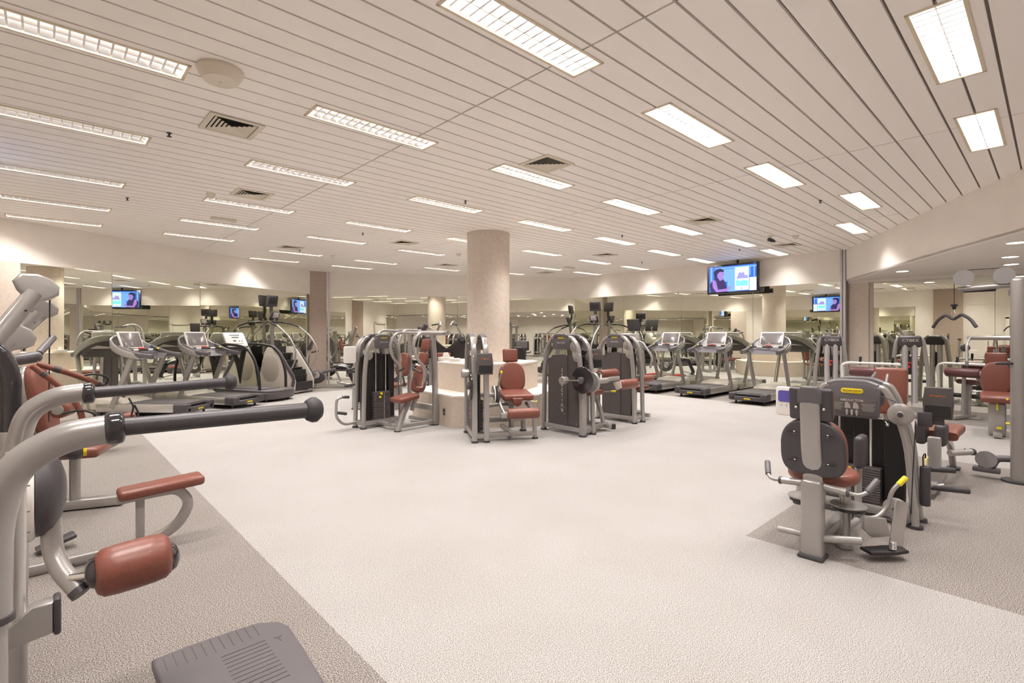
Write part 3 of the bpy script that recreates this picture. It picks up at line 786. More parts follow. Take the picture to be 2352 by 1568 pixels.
# ------------------------------------------------------------------ weight machines
def tower(t, w_=0.80, h=1.5, d=0.26, Mx=None, outer=None, sign=None, stack=True, pul=True, lean=0.06):
    """arched double frame with shrouds, weight stack and sign; width along x, outer face -y, inner face +y"""
    made = []
    for sy in (-1, 1):
        y = sy * d / 2
        hh = h - (0.0 if sy < 0 else 0.01)
        f = G()
        for s in (-1, 1):
            f.tube([(s * w_ / 2, y, 0.02), (s * (w_ / 2 - lean * .4), y, hh * .62), (s * (w_ / 2 - lean - .02), y, hh * .90), (s * (w_ / 2 - .20), y, hh - .02), (s * (w_ / 2 - .26), y, hh - .005)], .03, n=16, fil=.16, flat=(.026, .040), up=(0, 1, 0))
        made.append(f.build('arch_frame', 'silver', t))
        f = G().tube([(-(w_ / 2 - .25), y, hh - .008), (-w_ * .12, y, hh + .02), (w_ * .12, y, hh + .02), ((w_ / 2 - .25), y, hh - .008)], .03, n=16, fil=.12, flat=(.03, .045), up=(0, 1, 0))
        made.append(f.build('arch_cap', 'midgrey', t))
    f = G()
    for s in (-1, 1):
        for sy in (-1, 1): f.cyl((s * w_ / 2, sy * d / 2, 0), (s * w_ / 2, sy * d / 2, 0.025), 0.05)
    made.append(f.build('foot_cap', 'rubber', t))
    f = G()
    for sy in (-1, 1): f.box((0, sy * d / 2, .085), (w_ - .04, .05, .07), bev=.012)
    for s in (-1, 1): f.box((s * (w_ / 2 - .02), 0, .085), (.05, d, .07), bev=.012)
    made.append(f.build('base_beam', 'silver', t))
    ww = w_ - .17; z0, z1 = .13, h - .30
    prof = lambda a, b_, zt0, zt1: [(a, z0), (b_, z0), (b_, zt1), ((a + b_) / 2, (zt0 + zt1) / 2 + .012), (a, zt0)]
    f = G()
    cut_ = [(-ww / 2, -ww * .17, z1 - .05, z1), (-ww * .17, ww * .17, z1 + .015, z1 + .015), (ww * .17, ww / 2, z1, z1 - .05)]
    for k, (a, b_, za, zb) in enumerate(cut_):
        f.prism(prof(a + .002, b_ - .002, za, zb), .02, frame((0, -d / 2 - (.012 if k == 1 else .0) + .02, 0), (1, 0, 0), (0, 0, 1)), bev=.003)
    o = f.build('outer_shroud', 'shroud', t, smooth=False); made.append(o)
    if outer:
        made.append(text(t, 'lettering', '\n'.join(outer), .078, frame((0.0, -d / 2 - .006, z0 + (z1 - z0) * .5), (1, 0, 0), (0, 0, 1)), 'print', sx=.8))
        f = G()
        for (x, z) in ((-.04, .3), (.04, .3), (-.04, .4), (.04, .4), (-ww / 2 + .03, .17), (ww / 2 - .03, .17), (0.1, .15), (-.1, .15), (ww / 2 - .03, z1 - .09)):
            f.ball((x, -d / 2 + .005 - (.012 if abs(x) < .09 else 0), z), .007)
        made.append(f.build('rivets', 'chrome', t))
    f = G()
    for s in (-1, 1): f.box((s * ww * .40, d / 2 - .09, (z0 + z1) / 2), (ww * .2, .03, z1 - z0), bev=.006)
    f.box((0, d / 2 - .15, (z0 + z1) / 2 + .0), (ww, .012, z1 - z0), bev=.003)
    made.append(f.build('inner_shroud', 'black', t, smooth=False))
    if stack:
        f = G()
        n = 14; top = z0 + (z1 - z0) * .42
        for k in range(n):
            zz = z0 + (top - z0) * (k + .5) / n
            f.box((0, d / 2 - .06, zz), (ww * .56, .10, (top - z0) / n - .004), bev=.002, seg=1)
        made.append(f.build('weight_stack', 'shroud', t, smooth=False))
        f = G()
        for s in (-1, 1): f.cyl((s * ww * .17, d / 2 - .06, top), (s * ww * .17, d / 2 - .06, h - .1), .011)
        f.cyl((-.03, d / 2 - .0, z0), (-.03, d / 2 - .0, top - .01), .004)
        made.append(f.build('guide_rods', 'chrome', t))
        f = G(); f.cyl((0.03, d / 2 - .01, top - .03), (0.03, d / 2 + .02, top - .03), .02); f.ball((.055, d / 2 + .01, top - .09), .02)
        made.append(f.build('selector_pin', 'yellow', t))
        f = G(); f.cyl((0, d / 2 - .05, top), (0, d / 2 - .05, h - .06), .005); made.append(f.build('cable', 'cable', t))
    if pul:
        for (x, z) in ((w_ / 2 - .16, h - .15), (w_ / 2 - .09, h - .31)):
            for sy in (-1, 1):
                f = G().lathe([(0, .018), (.02, .018), (.024, .012), (.06, .010), (.075, 0), (.075, -.008), (0, -.008)], frame((x, sy * (d / 2 + .02), z), (-sy, 0, 0), (0, 0, 1)), n=28)
                made.append(f.build('pulley', 'silver', t))
    # sign hanging from the cap
    so = -d / 2 - .02
    for sy in (-1, 1):
        Fm = frame((0, sy * (d / 2 + .024), h - .095), (-sy, 0, 0), (0, 0, 1)) if sy > 0 else frame((0, so, h - .095), (1, 0, 0), (0, 0, 1))
        f = G().prism([(-.19, .1), (-.175, -.09), (-.15, -.105), (.15, -.105), (.175, -.09), (.19, .1), (.1, .125), (-.1, .125)], .03, Fm, bev=.006)
        o = f.build('sign_panel', 'midgrey', t); made.append(o)
        b_ = badge(t, Fm @ Matrix.Translation((0, .08, .016)), .12, .03)
        b_.parent = o; made.append(b_); made += list(b_.children)
        bc = text(o, 'lettering', sign or 'SELECTION', .027, Fm @ Matrix.Translation((0, .0, .0165)), 'print', sx=1.15); made.append(bc)
    if Mx is not None:
        for o in made: o.data.transform(Mx)
    return made
def TM(x, y, deg=0): return Matrix.Translation((x, y, 0)) @ Matrix.Rotation(R(deg), 4, 'Z')

def pad(t, name, c, size, rot=(0, 0, 0), bev=.03, m='leather', shell=None):
    o = G().box(c, size, rot=rot, bev=bev, seg=4).build(name, m, t)
    return o
def roll(t, name, a, b_, r, m='leather', caps=True):
    a, b_ = Vector(a), Vector(b_); d = (b_ - a).normalized()
    o = G().cyl(a, b_, r, n=28, bev=r * .35).build(name, m, t)
    if caps:
        g = G(); g.cyl(a - d * .012, a + d * .01, r * .55, n=20, bev=.004).cyl(b_ - d * .01, b_ + d * .012, r * .55, n=20, bev=.004)
        g.build('end_cap', 'silver', o)
    return o
def oval(wid, hgt, n=40):
    out = []
    for k in range(n):
        a = 2 * PI * (k + .5) / n; c, s_ = math.cos(a), math.sin(a); e = .55 if s_ < 0 else .72
        out.append((wid / 2 * math.copysign(abs(c) ** e, c) * (1 - .10 * max(0, s_)), hgt / 2 * math.copysign(abs(s_) ** e, s_)))
    return out
def backpad(t, name, c, wid, hgt, th, tilt, fx=1, m='leather', shell='midgrey', top=.6):
    """padded back with rounded top; front faces +x*fx; tilt leans the top back"""
    out = oval(wid, hgt)
    F = frame(c, (0, fx, 0), (-math.sin(tilt) * fx, 0, math.cos(tilt)))
    o = G().prism(out, th, F @ Matrix.Translation((0, 0, th * .25)), bev=th * .42, seg=4).build(name, m, t)
    if shell:
        G().prism([(x * .97, y * .97) for x, y in out], th * .6, F @ Matrix.Translation((0, 0, -th * .38)), bev=th * .2, seg=3).build('shell', shell, o)
    return o, F

def display_unit(t, Mx, back=True):
    """dark rear side of a training display, or its pale front"""
    if back:
        o = G().prism([(-.105, -.15), (.105, -.15), (.115, .0), (.10, .15), (-.10, .15), (-.115, .0)], .06, Mx, bev=.012, seg=3).build('display_unit', 'shroud', t)
        G().prism(rrect(.19, .11, .01), .065, Mx @ Matrix.Translation((0, -.08, .0))).build('pocket', 'black', o)
        G().prism(ell(.008, .008, 12), .004, Mx @ Matrix.Translation((-.05, .07, .032))).build('logo_dot', 'red', o)
        text(o, 'lettering', 'imagefitness', .02, Mx @ Matrix.Translation((.01, .07, .032)), 'orange')
    else:
        o = G().prism(rrect(.2, .28, .03), .05, Mx, bev=.012, seg=3).build('display_unit', 'white', t)
        G().prism(rrect(.15, .11, .02), .006, Mx @ Matrix.Translation((0, .05, .026))).build('display', 'purple', o)
        g = G()
        for k in range(3): g.prism(ell(.009, .009, 12), .006, Mx @ Matrix.Translation((-.045 + .045 * k, -.035, .026)))
        g.build('button', 'steel', o)
    return o
def rotary(t, c, R_, rod, axis=(0, 1, 0)):
    """black cam disc with hub, rod and round counterweight; rod = offset of the counterweight"""
    c = Vector(c); ax = Vector(axis)
    G().cyl(c - ax * .012, c + ax * .012, R_, n=40, bev=.004).build('cam_disc', 'gloss', t)
    g = G(); g.cyl(c - ax * .06, c + ax * .03, .05, n=24, bev=.01); g.build('hub', 'midgrey', t)
    e = c + Vector(rod) - ax * .07
    G().cyl(c - ax * .065, e, .011).build('rod', 'chrome', t)
    G().cyl(e - ax * .055, e + ax * .055, .062, n=28, bev=.01).build('counterweight', 'silver', t)

# ---- leg extension (faces the camera)
t = thing('leg_extension_machine', 'leg extension machine with brown seat facing the camera, left in front of the plinth', 'weight machine', (5.15, 5.69, 0), 240.6, 'weight machines round the column')
tower(t, .78, 1.5, .17, TM(0, -.45), outer='SELECTION', pul=True)
pad(t, 'seat', (0.02, .15, .62), (.46, .47, .09), (0, R(6), 0), .035)
G().prism([(-.08, 0), (.08, 0), (.055, -.1), (.0, -.13), (-.055, -.1)], .05, frame((.27, .12, .60), (0, 1, 0), (.1, 0, 1)), bev=.015).build('seat_nose', 'leather', t)
backpad(t, 'backrest', (-.27, .16, .87), .42, .46, .08, R(14))
pad(t, 'headrest', (-.37, .16, 1.20), (.07, .24, .21), (0, R(-12), 0), .025)
G().tube([(-.3, .12, .45), (-.36, .12, .9), (-.42, .12, 1.2)], .03, flat=(.04, .02), up=(0, 1, 0)).build('back_spine', 'silver', t)
roll(t, 'ankle_roller', (.44, -.08, .40), (.44, .40, .40), .075)
rotary(t, (.30, -.59, .80), .20, (0, 0, .18))
G().cyl((.24, -.55, .66), (.24, -.16, .66), .035).build('axle', 'silver', t)
G().lathe([(.0, .035), (.10, .03), (.125, .0), (.125, -.03), (0, -.035)], frame((.24, -.19, .66), (1, 0, 0), (0, 0, 1)), n=32).build('range_dial', 'plastic', t)
G().lathe([(.118, .005), (.13, .005), (.13, -.012), (.118, -.012), (.118, .005)], frame((.24, -.235, .66), (1, 0, 0), (0, 0, 1)), n=32, cap=False).build('dial_ring', 'white', t)
g = G().tube([(.24, -.17, .62), (.34, -.14, .48), (.44, -.10, .38)], .022, fil=.05); g.box((.44, -.12, .38), (.07, .1, .07), bev=.012); g.build('lever_arm', 'silver', t)
h = G().cyl((.22, -.17, .74), (.30, -.13, .98), .014).build('adjust_lever', 'silver', t)
G().cyl((.295, -.132, .97), (.302, -.13, 1.005), .018, bev=.005).build('grip', 'yellow', h)
h = G().cyl((.12, .30, .54), (.13, .44, .52), .006).build('seat_lever', 'chrome', t)
G().ball((.13, .45, .52), .018).build('grip', 'yellow', h)
g = G(); g.box((0, .12, .52), (.3, .2, .06), bev=.01); g.cyl((-.12, .12, .1), (-.12, .12, .52), .04); g.box((0.0, .02, .09), (.7, .07, .07), bev=.012); g.box((-.32, .0, .2), (.08, .7, .08), bev=.012)
g.tube([(-.3, -.35, .40), (-.2, .0, .46), (0.0, .12, .47)], .03, fil=.08); g.tube([(.3, .38, .02), (.3, .36, .4), (.1, .3, .5)], .03, fil=.1); g.box((.3, .0, .08), (.06, .78, .06), bev=.012)
g.cyl((-.32, .36, 0), (-.32, .36, .2), .04)
g.build('seat_frame', 'silver', t)
G().cyl((.3, .38, 0), (.3, .38, .02), .045).cyl((-.32, .36, 0), (-.32, .36, .02), .055).build('foot_cap', 'rubber', t)
display_unit(t, frame((.46, -.40, 1.12), (0, 1, 0), (-.15, 0, 1)))

# ---- leg curl (seen from its tower side)
t = thing('leg_curl_machine', 'leg curl machine with black cam disc and two brown rollers, right of the plinth', 'weight machine', (6.5, 5.25, 0), 270, 'weight machines round the column')
tower(t, .80, 1.5, .26, TM(0, -.42), outer='SELECTION')
pad(t, 'seat', (-.05, .12, .60), (.44, .36, .08), (0, R(5), 0), .03)
backpad(t, 'backrest', (-.33, .12, .9), .34, .5, .08, R(14))
rotary(t, (.49, -.66, .86), .20, (-.30, -.0, -.02))
G().lathe([(0, .02), (.05, .03), (.15, .02), (.155, -.02), (0, -.02)], frame((.48, -.44, .82), (1, 0, 0), (0, 0, 1)), n=36).build('range_disc', 'silver', t)
G().cyl((.48, -.66, .82), (.48, -.05, .82), .045).build('axle', 'silver', t)
g = G(); g.tube([(.48, -.1, .82), (.50, .05, .84), (.54, .18, .84)], .02, fil=.05, flat=(.03, .035)); g.tube([(.48, -.15, .80), (.36, -.05, .86), (.30, .05, .90)], .02, fil=.05); g.build('lever_arm', 'silver', t)
roll(t, 'knee_roller', (.28, .02, .89), (.28, .48, .89), .08)
roll(t, 'ankle_roller', (.58, .14, .74), (.58, .58, .74), .08)
G().prism([(-.08, .04), (.06, .07), (.08, -.04), (-.02, -.08)], .03, frame((.56, .12, .74), (1, 0, 0), (0, 0, 1)), bev=.008).build('roller_bracket', 'beige_plastic', t)
g = G(); g.box((.41, -.55, .45), (.09, .09, .9), bev=.02); g.cyl((-.05, .12, .1), (-.05, .12, .56), .045); g.box((0, .1, .08), (.9, .07, .07), bev=.012); g.box((.3, -.1, .08), (.07, .6, .07), bev=.012)
g.tube([(.3, .12, .05), (.22, .12, .35), (.1, .12, .56)], .035, fil=.1)
g.build('seat_frame', 'silver', t)
G().cyl((.41, -.55, 0), (.41, -.55, .022), .062).cyl((.35, .3, 0), (.35, .3, .08), .04).build('foot_cap', 'rubber', t)
display_unit(t, frame((.36, -.18, 1.16), (0, -1, 0), (-.1, 0, 1)) @ Matrix.Rotation(PI, 4, 'Y') @ Matrix.Rotation(R(-60), 4, 'Y'))
h = G().tube([(.1, .3, .58), (.3, .34, .60)], .008).build('seat_lever', 'chrome', t); G().cyl((.28, .335, .60), (.36, .35, .61), .016, bev=.005).build('grip', 'yellow', h)

# ---- second tower machine, panel towards the camera
t = thing('weight_machine', 'tall weight machine with dark panel lettered SELECTION, just behind the leg curl rollers', 'weight machine', (8.0, 5.32, 0), 270, 'weight machines round the column')
tower(t, .78, 1.5, .26, TM(0, -.42), outer=None, sign='SELECTION')
pad(t, 'seat', (-.05, .12, .55), (.44, .36, .08), (0, 0, 0), .03)
backpad(t, 'backrest', (-.33, .12, .9), .34, .5, .08, R(12))
g = G(); g.cyl((-.05, .12, .1), (-.05, .12, .52), .045); g.box((0, .0, .08), (.7, .07, .07), bev=.012); g.box((0, -.1, .08), (.07, .6, .07), bev=.012)
g.box((-.36, .12, .7), (.06, .08, 1.3), bev=.01)
g.build('seat_frame', 'silver', t)
for s in (-1, 1): G().tube([(-.36, .12 + s * .03, 1.32), (-.1, .12 + s * .3, 1.42), (.15, .12 + s * .3, 1.1), (.12, .12 + s * .26, .9)], .022, fil=.12).build('press_arm', 'silver', t)
roll(t, 'thigh_roller', (.2, -.05, .72), (.2, .3, .72), .07)

# ---- chest press left of the column
t = thing('chest_press_machine', 'chest press machine with slim brown backrest and overhead press arms, left of the plinth', 'weight machine', (4.36, 7.37, 0), 186, 'weight machines round the column')
tower(t, .74, 1.5, .24, TM(0.15, -.45))
pad(t, 'seat', (.14, .26, .52), (.38, .32, .085), (0, R(8), 0), .035)
backpad(t, 'backrest', (-.16, .26, .80), .30, .44, .07, R(14))
pad(t, 'upper_pad', (-.235, .26, 1.13), (.06, .2, .2), (0, R(-14), 0), .02)
pad(t, 'headrest', (-.285, .26, 1.36), (.06, .18, .2), (0, R(-12), 0), .02)
G().tube([(.0, .26, .3), (-.2, .26, .8), (-.34, .26, 1.45)], .03, flat=(.035, .02), up=(0, 1, 0)).build('back_spine', 'silver', t)
g = G(); g.tube([(.28, .26, .0), (.16, .26, .3), (.04, .26, .5)], .04, fil=.05, flat=(.05, .04), up=(1, 0, 0)); g.box((-.1, .26, .07), (.8, .06, .06), bev=.012)
g.tube([(-.5, .26, .02), (-.48, .26, 1.0), (-.42, .26, 1.58)], .035, fil=.1, flat=(.035, .05), up=(1, 0, 0)); g.box((-.46, -.05, .3), (.07, .6, .1), bev=.015); g.box((-.46, -.05, .07), (.06, .7, .06), bev=.012); g.box((.22, -.05, .07), (.06, .7, .06), bev=.012)
g.build('seat_frame', 'silver', t)
G().cyl((.28, .26, 0), (.28, .26, .02), .055).cyl((-.5, .26, 0), (-.5, .26, .02), .05).build('foot_cap', 'rubber', t)
for s in (-1, 1):
    y = .26 + s * .30
    a = G().tube([(-.44, y, 1.56), (.12, y, 1.56), (.22, y, 1.34), (.14, y + s * .02, 1.14), (-.02, y + s * .02, 1.0), (.0, y, .78)], .024, fil=.14).build('press_arm', 'silver', t)
    G().tube([(.0, y, .85), (.03, y, .70), (.03, y - s * .14, .70)], .012, fil=.04).build('handle', 'chrome', a)
    G().cyl((.03, y - s * .02, .93), (.06, y - s * .2, 1.0), .015).cyl((.02, y - s * .14, .70), (.06, y - s * .14, .86), .015).build('grip', 'plastic', a)
G().cyl((-.44, -.12, 1.56), (-.44, .64, 1.56), .04).build('pivot_bar', 'silver', t)
b_ = G().tube([(.55, -.50, .10), (.77, -.50, .08), (.93, -.46, .22), (.93, -.44, .52), (.81, -.42, .55)], .022, fil=.1).build('step_bar', 'silver', t)
G().cyl((.85, -.43, .545), (.73, -.40, .535), .024, bev=.008).cyl((.91, -.44, .30), (.77, -.41, .27), .024, bev=.008).build('grip', 'rubber', b_)
g = G()
for (z, e_) in ((.98, .0), (.93, .0), (.72, .03)): g.cyl((.57, -.5, z), (.71 + e_, -.52, z - .02), .02, bev=.006)
g.build('peg', 'rubber', t)
display_unit(t, frame((.60, -.60, 1.20), (.85, -.5, 0), (-.05, 0, 1)), back=False)

# ---- pull machine with black swing covers beyond the plinth
t = thing('row_machine', 'row machine with crossed black swing covers and raised grab bars, beyond the plinth', 'weight machine', (6.75, 9.45, 0), 225)
for s in (-1, 1):
    G().prism([(-.30, .20), (-.2, .22), (.0, .04), (.20, -.10), (.30, -.25), (-.36, -.25), (-.42, -.08), (-.36, .12)], .04, frame((.05 + s * .03, s * .10, 1.24), (0, -s, 0), (0, 0, 1)), bev=.01).build('swing_cover', 'black', t)
    G().lathe([(0, .03), (.05, .025), (.06, 0), (0, -.01)], frame((.12, s * .37, 1.43), (0, 1, 0), (0, 0, 1)), n=10).build('knob', 'plastic', t)
    G().tube([(-.2, s * .42, .9), (-.25, s * .36, 1.4), (-.2, s * .2, 1.75), (-.0, s * .14, 1.84), (.2, s * .12, 1.72)], .028, fil=.18).build('grab_bar', 'silver', t)
    G().cyl((.12, s * .13, 1.77), (.3, s * .28, 1.74), .018, bev=.005).build('grip', 'rubber', t)
    G().tube([(-.25, s * .42, 0.0), (-.22, s * .42, 1.0)], .04, flat=(.04, .05)).build('post', 'silver', t)
g = G(); g.box((-.2, 0, .9), (.08, .84, .08), bev=.015); g.box((0.2, 0, .06), (.9, .08, .08), bev=.015); g.box((-.22, 0, .06), (.1, .84, .08), bev=.015)
g.build('crossbeam', 'silver', t)
pad(t, 'chest_pad', (.42, 0, .95), (.08, .3, .36), (0, R(-8), 0), .03)
pad(t, 'seat', (.62, 0, .5), (.36, .36, .08), bev=.03)
G().box((.5, 0, .3), (.08, .1, .5), bev=.015).build('seat_post', 'silver', t)
# ---- big press tower standing left of it
t = thing('weight_machine', 'weight machine with pale overhead lever arms, behind the chest press', 'weight machine', (5.2, 9.4, 0), 200)
tower(t, .74, 1.45, .24, TM(0, -.42))
for s in (-1, 1): G().tube([(-.5, .2 + s * .3, 1.6), (.1, .2 + s * .3, 1.62), (.25, .2 + s * .3, 1.3), (.1, .2 + s * .25, 1.0)], .03, fil=.15).build('press_arm', 'silver', t)
G().cyl((-.5, -.15, 1.6), (-.5, .6, 1.6), .05).tube([(-.5, .2, 0), (-.5, .2, 1.6)], .05).box((-.1, .2, .06), (.9, .08, .06), bev=.01).build('rear_post', 'silver', t)
g = G(); g.cyl((-.35, .65, 1.52), (-.1, .75, 1.6), .02); g.cyl((-.42, .62, 1.4), (-.42, .68, 1.5), .06); g.cyl((-.42, .62, 1.62), (-.42, .7, 1.74), .05); g.box((-.3, .66, 1.66), (.2, .05, .05), bev=.01); g.build('joint_block', 'plastic', t)
backpad(t, 'backrest', (-.3, .2, .9), .32, .5, .08, R(12)); pad(t, 'seat', (0, .2, .5), (.4, .36, .08), bev=.03)
G().box((-.05, .2, .28), (.08, .1, .44), bev=.01).build('seat_post', 'silver', t)

# ---- towels and paper box on the plinth
for (x, y, z, d, rz, lab) in ((5.72, 8.03, 1.03, (.26, .2, .07), 20, 'folded white towel pile on the upper plinth ledge, left end'), (5.62, 7.62, 1.03, (.24, .2, .06), 50, 'folded white towel pile on the upper plinth ledge, beside the column')):
    g = G()
    for k in range(3): g.box((0, 0, d[2] * (k + .5) / 3), (d[0], d[1], d[2] / 3 - .003), bev=.008)
    o = g.build('folded_towel', 'white'); o.location = (x, y, z); o.rotation_euler = (0, 0, R(rz)); tag(o, lab, 'towel')
g = G().prism([(-.07, 0), (.07, 0), (.045, .08), (-.03, .085)], .1, frame((0, 0, 0), (1, 0, 0), (0, 0, 1)), bev=.006)
o = g.build('crumpled_cloth', 'white'); o.location = (5.72, 8.03, 1.10); o.rotation_euler = (0, 0, R(140)); tag(o, 'small white cloth heaped on the folded towels', 'cloth')
# sockets and grille on the plinth faces
for ang, off, zz, lab in ((236, .75, .24, 'dark double socket on the left face of the low plinth'), (176, .2, .27, 'metal socket plate on the far left plinth face')):
    n_ = Vector((math.cos(R(ang)), math.sin(R(ang)), 0)); tg = Vector((-n_.y, n_.x, 0))
    if ang == 236: n_ = Vector((math.cos(R(176)), math.sin(R(176)), 0)); tg = Vector((-n_.y, n_.x, 0)); off = .42
    c = Vector((CX, CY, zz)) + n_ * (1.41 * math.cos(R(30)) + .004) + tg * off
    so = thing('wall_socket', lab, 'socket', c, 0)
    F = frame((0, 0, 0), tg, (0, 0, 1))
    G().prism(rrect(.09, .13, .006), .008, F, bev=.002).build('plate', 'steel', so)
    G().prism(rrect(.04, .05, .004), .012, F @ Matrix.Translation((0, .02, 0))).prism(rrect(.04, .03, .004), .012, F @ Matrix.Translation((0, -.035, 0))).build('insert', 'black', so)

# ------------------------------------------------------------------ abductor machine, right foreground
t = thing('abductor_machine', 'abductor machine seen from behind its seat, standing on the grey floor corner at right', 'weight machine', (3.95, 1.15, 0), 1.5)
tower(t, .84, 1.12, .22, TM(1.24, 0.0, 90), sign='ABDUCTOR', pul=False, lean=.13)
F0 = frame((1.24 - .11 - .034 - .003, 0, 1.12 - .16), (0, -1, 0), (0, 0, 1))
so = G().prism([(-.20, .13), (-.19, -.10), (-.165, -.12), (.165, -.12), (.19, -.10), (.20, .13), (.1, .17), (-.1, .17)], .03, F0, bev=.008).build('sign_panel', 'midgrey', t)
G().prism(rrect(.35, .14, .006), .004, F0 @ Matrix.Translation((0, -.03, .016)), bev=.001).build('print_plate', 'shroud', so)
badge(so, F0 @ Matrix.Translation((0, .105, .016)), .16, .042)
text(so, 'lettering', 'ABDUCTOR', .026, F0 @ Matrix.Translation((0, .025, .019)), 'print', sx=1.2)
g = G()
for k in range(6):
    for s in (-1, 1): g.prism(rrect(.10 - .012 * (k % 3), .004, .001), .001, F0 @ Matrix.Translation((s * .115, -.0 - .011 * k, .0187)))
for s in (-1, 1):
    g.prism([(-.022, -.028), (-.018, .02), (-.0, .026), (.018, .0), (.022, -.028)], .001, F0 @ Matrix.Translation((s * .03, -.015, .0187)))
for x in (-.035, 0, .035): g.prism([(0, .028), (.010, .012), (.004, -.028), (-.004, -.028), (-.010, .012)], .001, F0 @ Matrix.Translation((x, -.075, .0187)))
g.build('diagram', 'dim_print', so)
# cable wheels on the right post
for z, dy in ((.90, -.33), (.135, -.30)):
    G().lathe([(0, .02), (.02, .02), (.025, .014), (.07, .011), (.088, 0), (.088, -.008), (0, -.008)], frame((1.24 - .155, dy, z), (0, -1, 0), (0, 0, 1)), n=36).build('cable_wheel', 'silver', t)
    G().lathe([(0, .0235), (.009, .0235), (.02, .021), (.021, .018)], frame((1.24 - .155, dy, z), (0, -1, 0), (0, 0, 1)), n=18).build('wheel_hub', 'plastic', t)
G().tube([(1.09, -.425, .86), (1.09, -.395, .12)], .004, n=6).tube([(1.1, -.1, 1.07), (1.09, -.30, 1.0)], .004, n=6).build('cable', 'cable', t)
G().ball((1.12, -.24, .80), .014).cyl((1.12, -.24, .80), (1.15, -.22, .82), .004).build('hook', 'chrome', t)
# silver spine and shells
g = G(); g.box((-.03, 0, .27), (.11, .135, .54), bev=.025, seg=4); g.tube([(-.03, 0, .48), (-.02, 0, .60), (-.07, 0, .75), (-.10, 0, 1.10)], .03, n=20, fil=.1, flat=(.062, .022), up=(1, 0, 0))
g.build('rear_spine', 'silver', t)
G().prism([(-.075, -.05), (.075, -.05), (.075, .03), (.05, .07), (-.05, .07), (-.075, .03)], .05, frame((-.10, 0, 1.12), (0, 1, 0), (-.08, 0, 1)), bev=.015, seg=3).build('spine_cap', 'midgrey', t)
G().box((-.03, 0, .012), (.15, .16, .024), bev=.008).build('foot_cap', 'rubber', t)
b_, FB = backpad(t, 'backrest', (-.01, .0, .76), .40, .40, .08, R(6), shell=None, top=.7)
out = oval(.44, .40)
G().prism(out, .05, FB @ Matrix.Translation((0, 0, -.03)) @ Matrix.Diagonal((.92, 1, 1, 1)), bev=.022, seg=4).build('shell', 'plastic', b_)
hp = G().box((-.045, 0, 1.065), (.07, .262, .22), rot=(0, R(-5), 0), bev=.03, seg=4).build('headrest', 'leather', t)
G().box((-.075, 0, 1.065), (.045, .268, .225), rot=(0, R(-5), 0), bev=.02, seg=4).build('shell', 'plastic', hp)
g = G()
for z, yy in ((1.04, .10), (.86, .12), (.66, .12)):
    for s in (-1, 1): g.ball((-.105 + (.02 if z < 1 else 0) + (.015 if z < .7 else 0), s * yy * .85, z), .010, sc=(.6, 1, 1))
g.build('bolts', 'chrome', t)
g = G()
for z in (.86, .66):
    for s in (-1, 1): g.box((-.088 + (.012 if z < .7 else 0), s * .118, z), (.008, .06, .010), rot=(R(4 * s), 0, 0), bev=.003)
g.build('slots', 'black', t)
G().prism(ell(.24, .225, 32), .085, Matrix.Translation((.22, 0, .53)), bev=.038, seg=4).build('seat', 'leather', t)
g = G(); g.box((.2, 0, .47), (.3, .2, .05), bev=.01); g.box((.60, 0, .09), (1.2, .07, .07), bev=.012); g.build('seat_frame', 'silver', t)
for s in (-1, 1):
    y = s
    hb = G().cyl((-.02, s * .05, .50), (-.03, s * .21, .49), .024, n=16).tube([(-.03, s * .21, .49), (-.03, s * .275, .485), (.02, s * .31, .51)], .013, fil=.04).build('side_bar', 'silver', t)
    G().cyl((-.03, s * .20, .49), (-.03, s * .216, .49), .027).build('collar', 'plastic', hb)
    G().cyl((.01, s * .305, .505), (.11, s * .345, .575), .020, bev=.006).build('grip', 'midgrey', hb)
    # thigh pad and arm
    tp = G().box((.74, s * .13, .63), (.20, .07, .25), bev=.032, seg=4).build('thigh_pad', 'plastic', t)
    G().tube([(.72, s * .12, .56), (.70, s * .12, .25), (.62, s * .14, .12), (.40, s * .10, .12)], .025, fil=.08).build('pad_arm', 'silver', t)
    # pivot columns with discs
    g = G(); g.cyl((.30, s * .12, .02), (.30, s * .12, .5), .035, n=24); g.cyl((.30, s * .12, .0), (.30, s * .12, .05), .05, n=24, bev=.01)
    g.build('pivot_column', 'silver', t)
    G().cyl((.30, s * .14, .31), (.30, s * .14, .322), .115, n=40, bev=.003).build('cam_plate', 'silver', t)
    G().cyl((.30, s * .14, .285), (.30, s * .14, .308), .105, n=40).build('cam_groove', 'black', t)
h = G().tube([(.34, -.20, .24), (.42, -.28, .22), (.50, -.34, .30), (.51, -.36, .42), (.55, -.41, .49)], .015, fil=.06).build('range_lever', 'silver', t)
G().cyl((.535, -.395, .465), (.575, -.435, .52), .019, bev=.006).build('grip', 'yellow', h)
g = G(); g.prism([(-.1, .08), (.1, .05), (.14, -.08), (-.02, -.07), (-.1, 0)], .03, frame((.30, -.29, .20), (.9, -.5, 0), (0, 0, 1)), bev=.006); g.box((.34, -.2, .26), (.08, .05, .05), bev=.008)
g.build('linkage', 'silver', t)
G().cyl((-.02, -.05, .14), (.12, -.25, .14), .026).build('foot_peg', 'silver', t)
G().cyl((-.02, .05, .14), (-.05, .22, .14), .02).build('foot_peg', 'silver', t)
g = G(); g.prism([(-.16, -.05), (.02, -.06), (.12, -.04), (.13, .03), (.05, .06), (-.16, .05)], .025, Matrix.Translation((.30, -.37, .06)) @ Matrix.Rotation(R(-40), 4, 'Z'), bev=.008); g.build('footrest', 'black', t)
g = G()
for k in range(6): g.lathe([(.018, 0), (.022, .004), (.018, .008)], Matrix.Translation((.30, -.40, .075 + .009 * k)), n=16)
g.build('spring', 'steel', t)
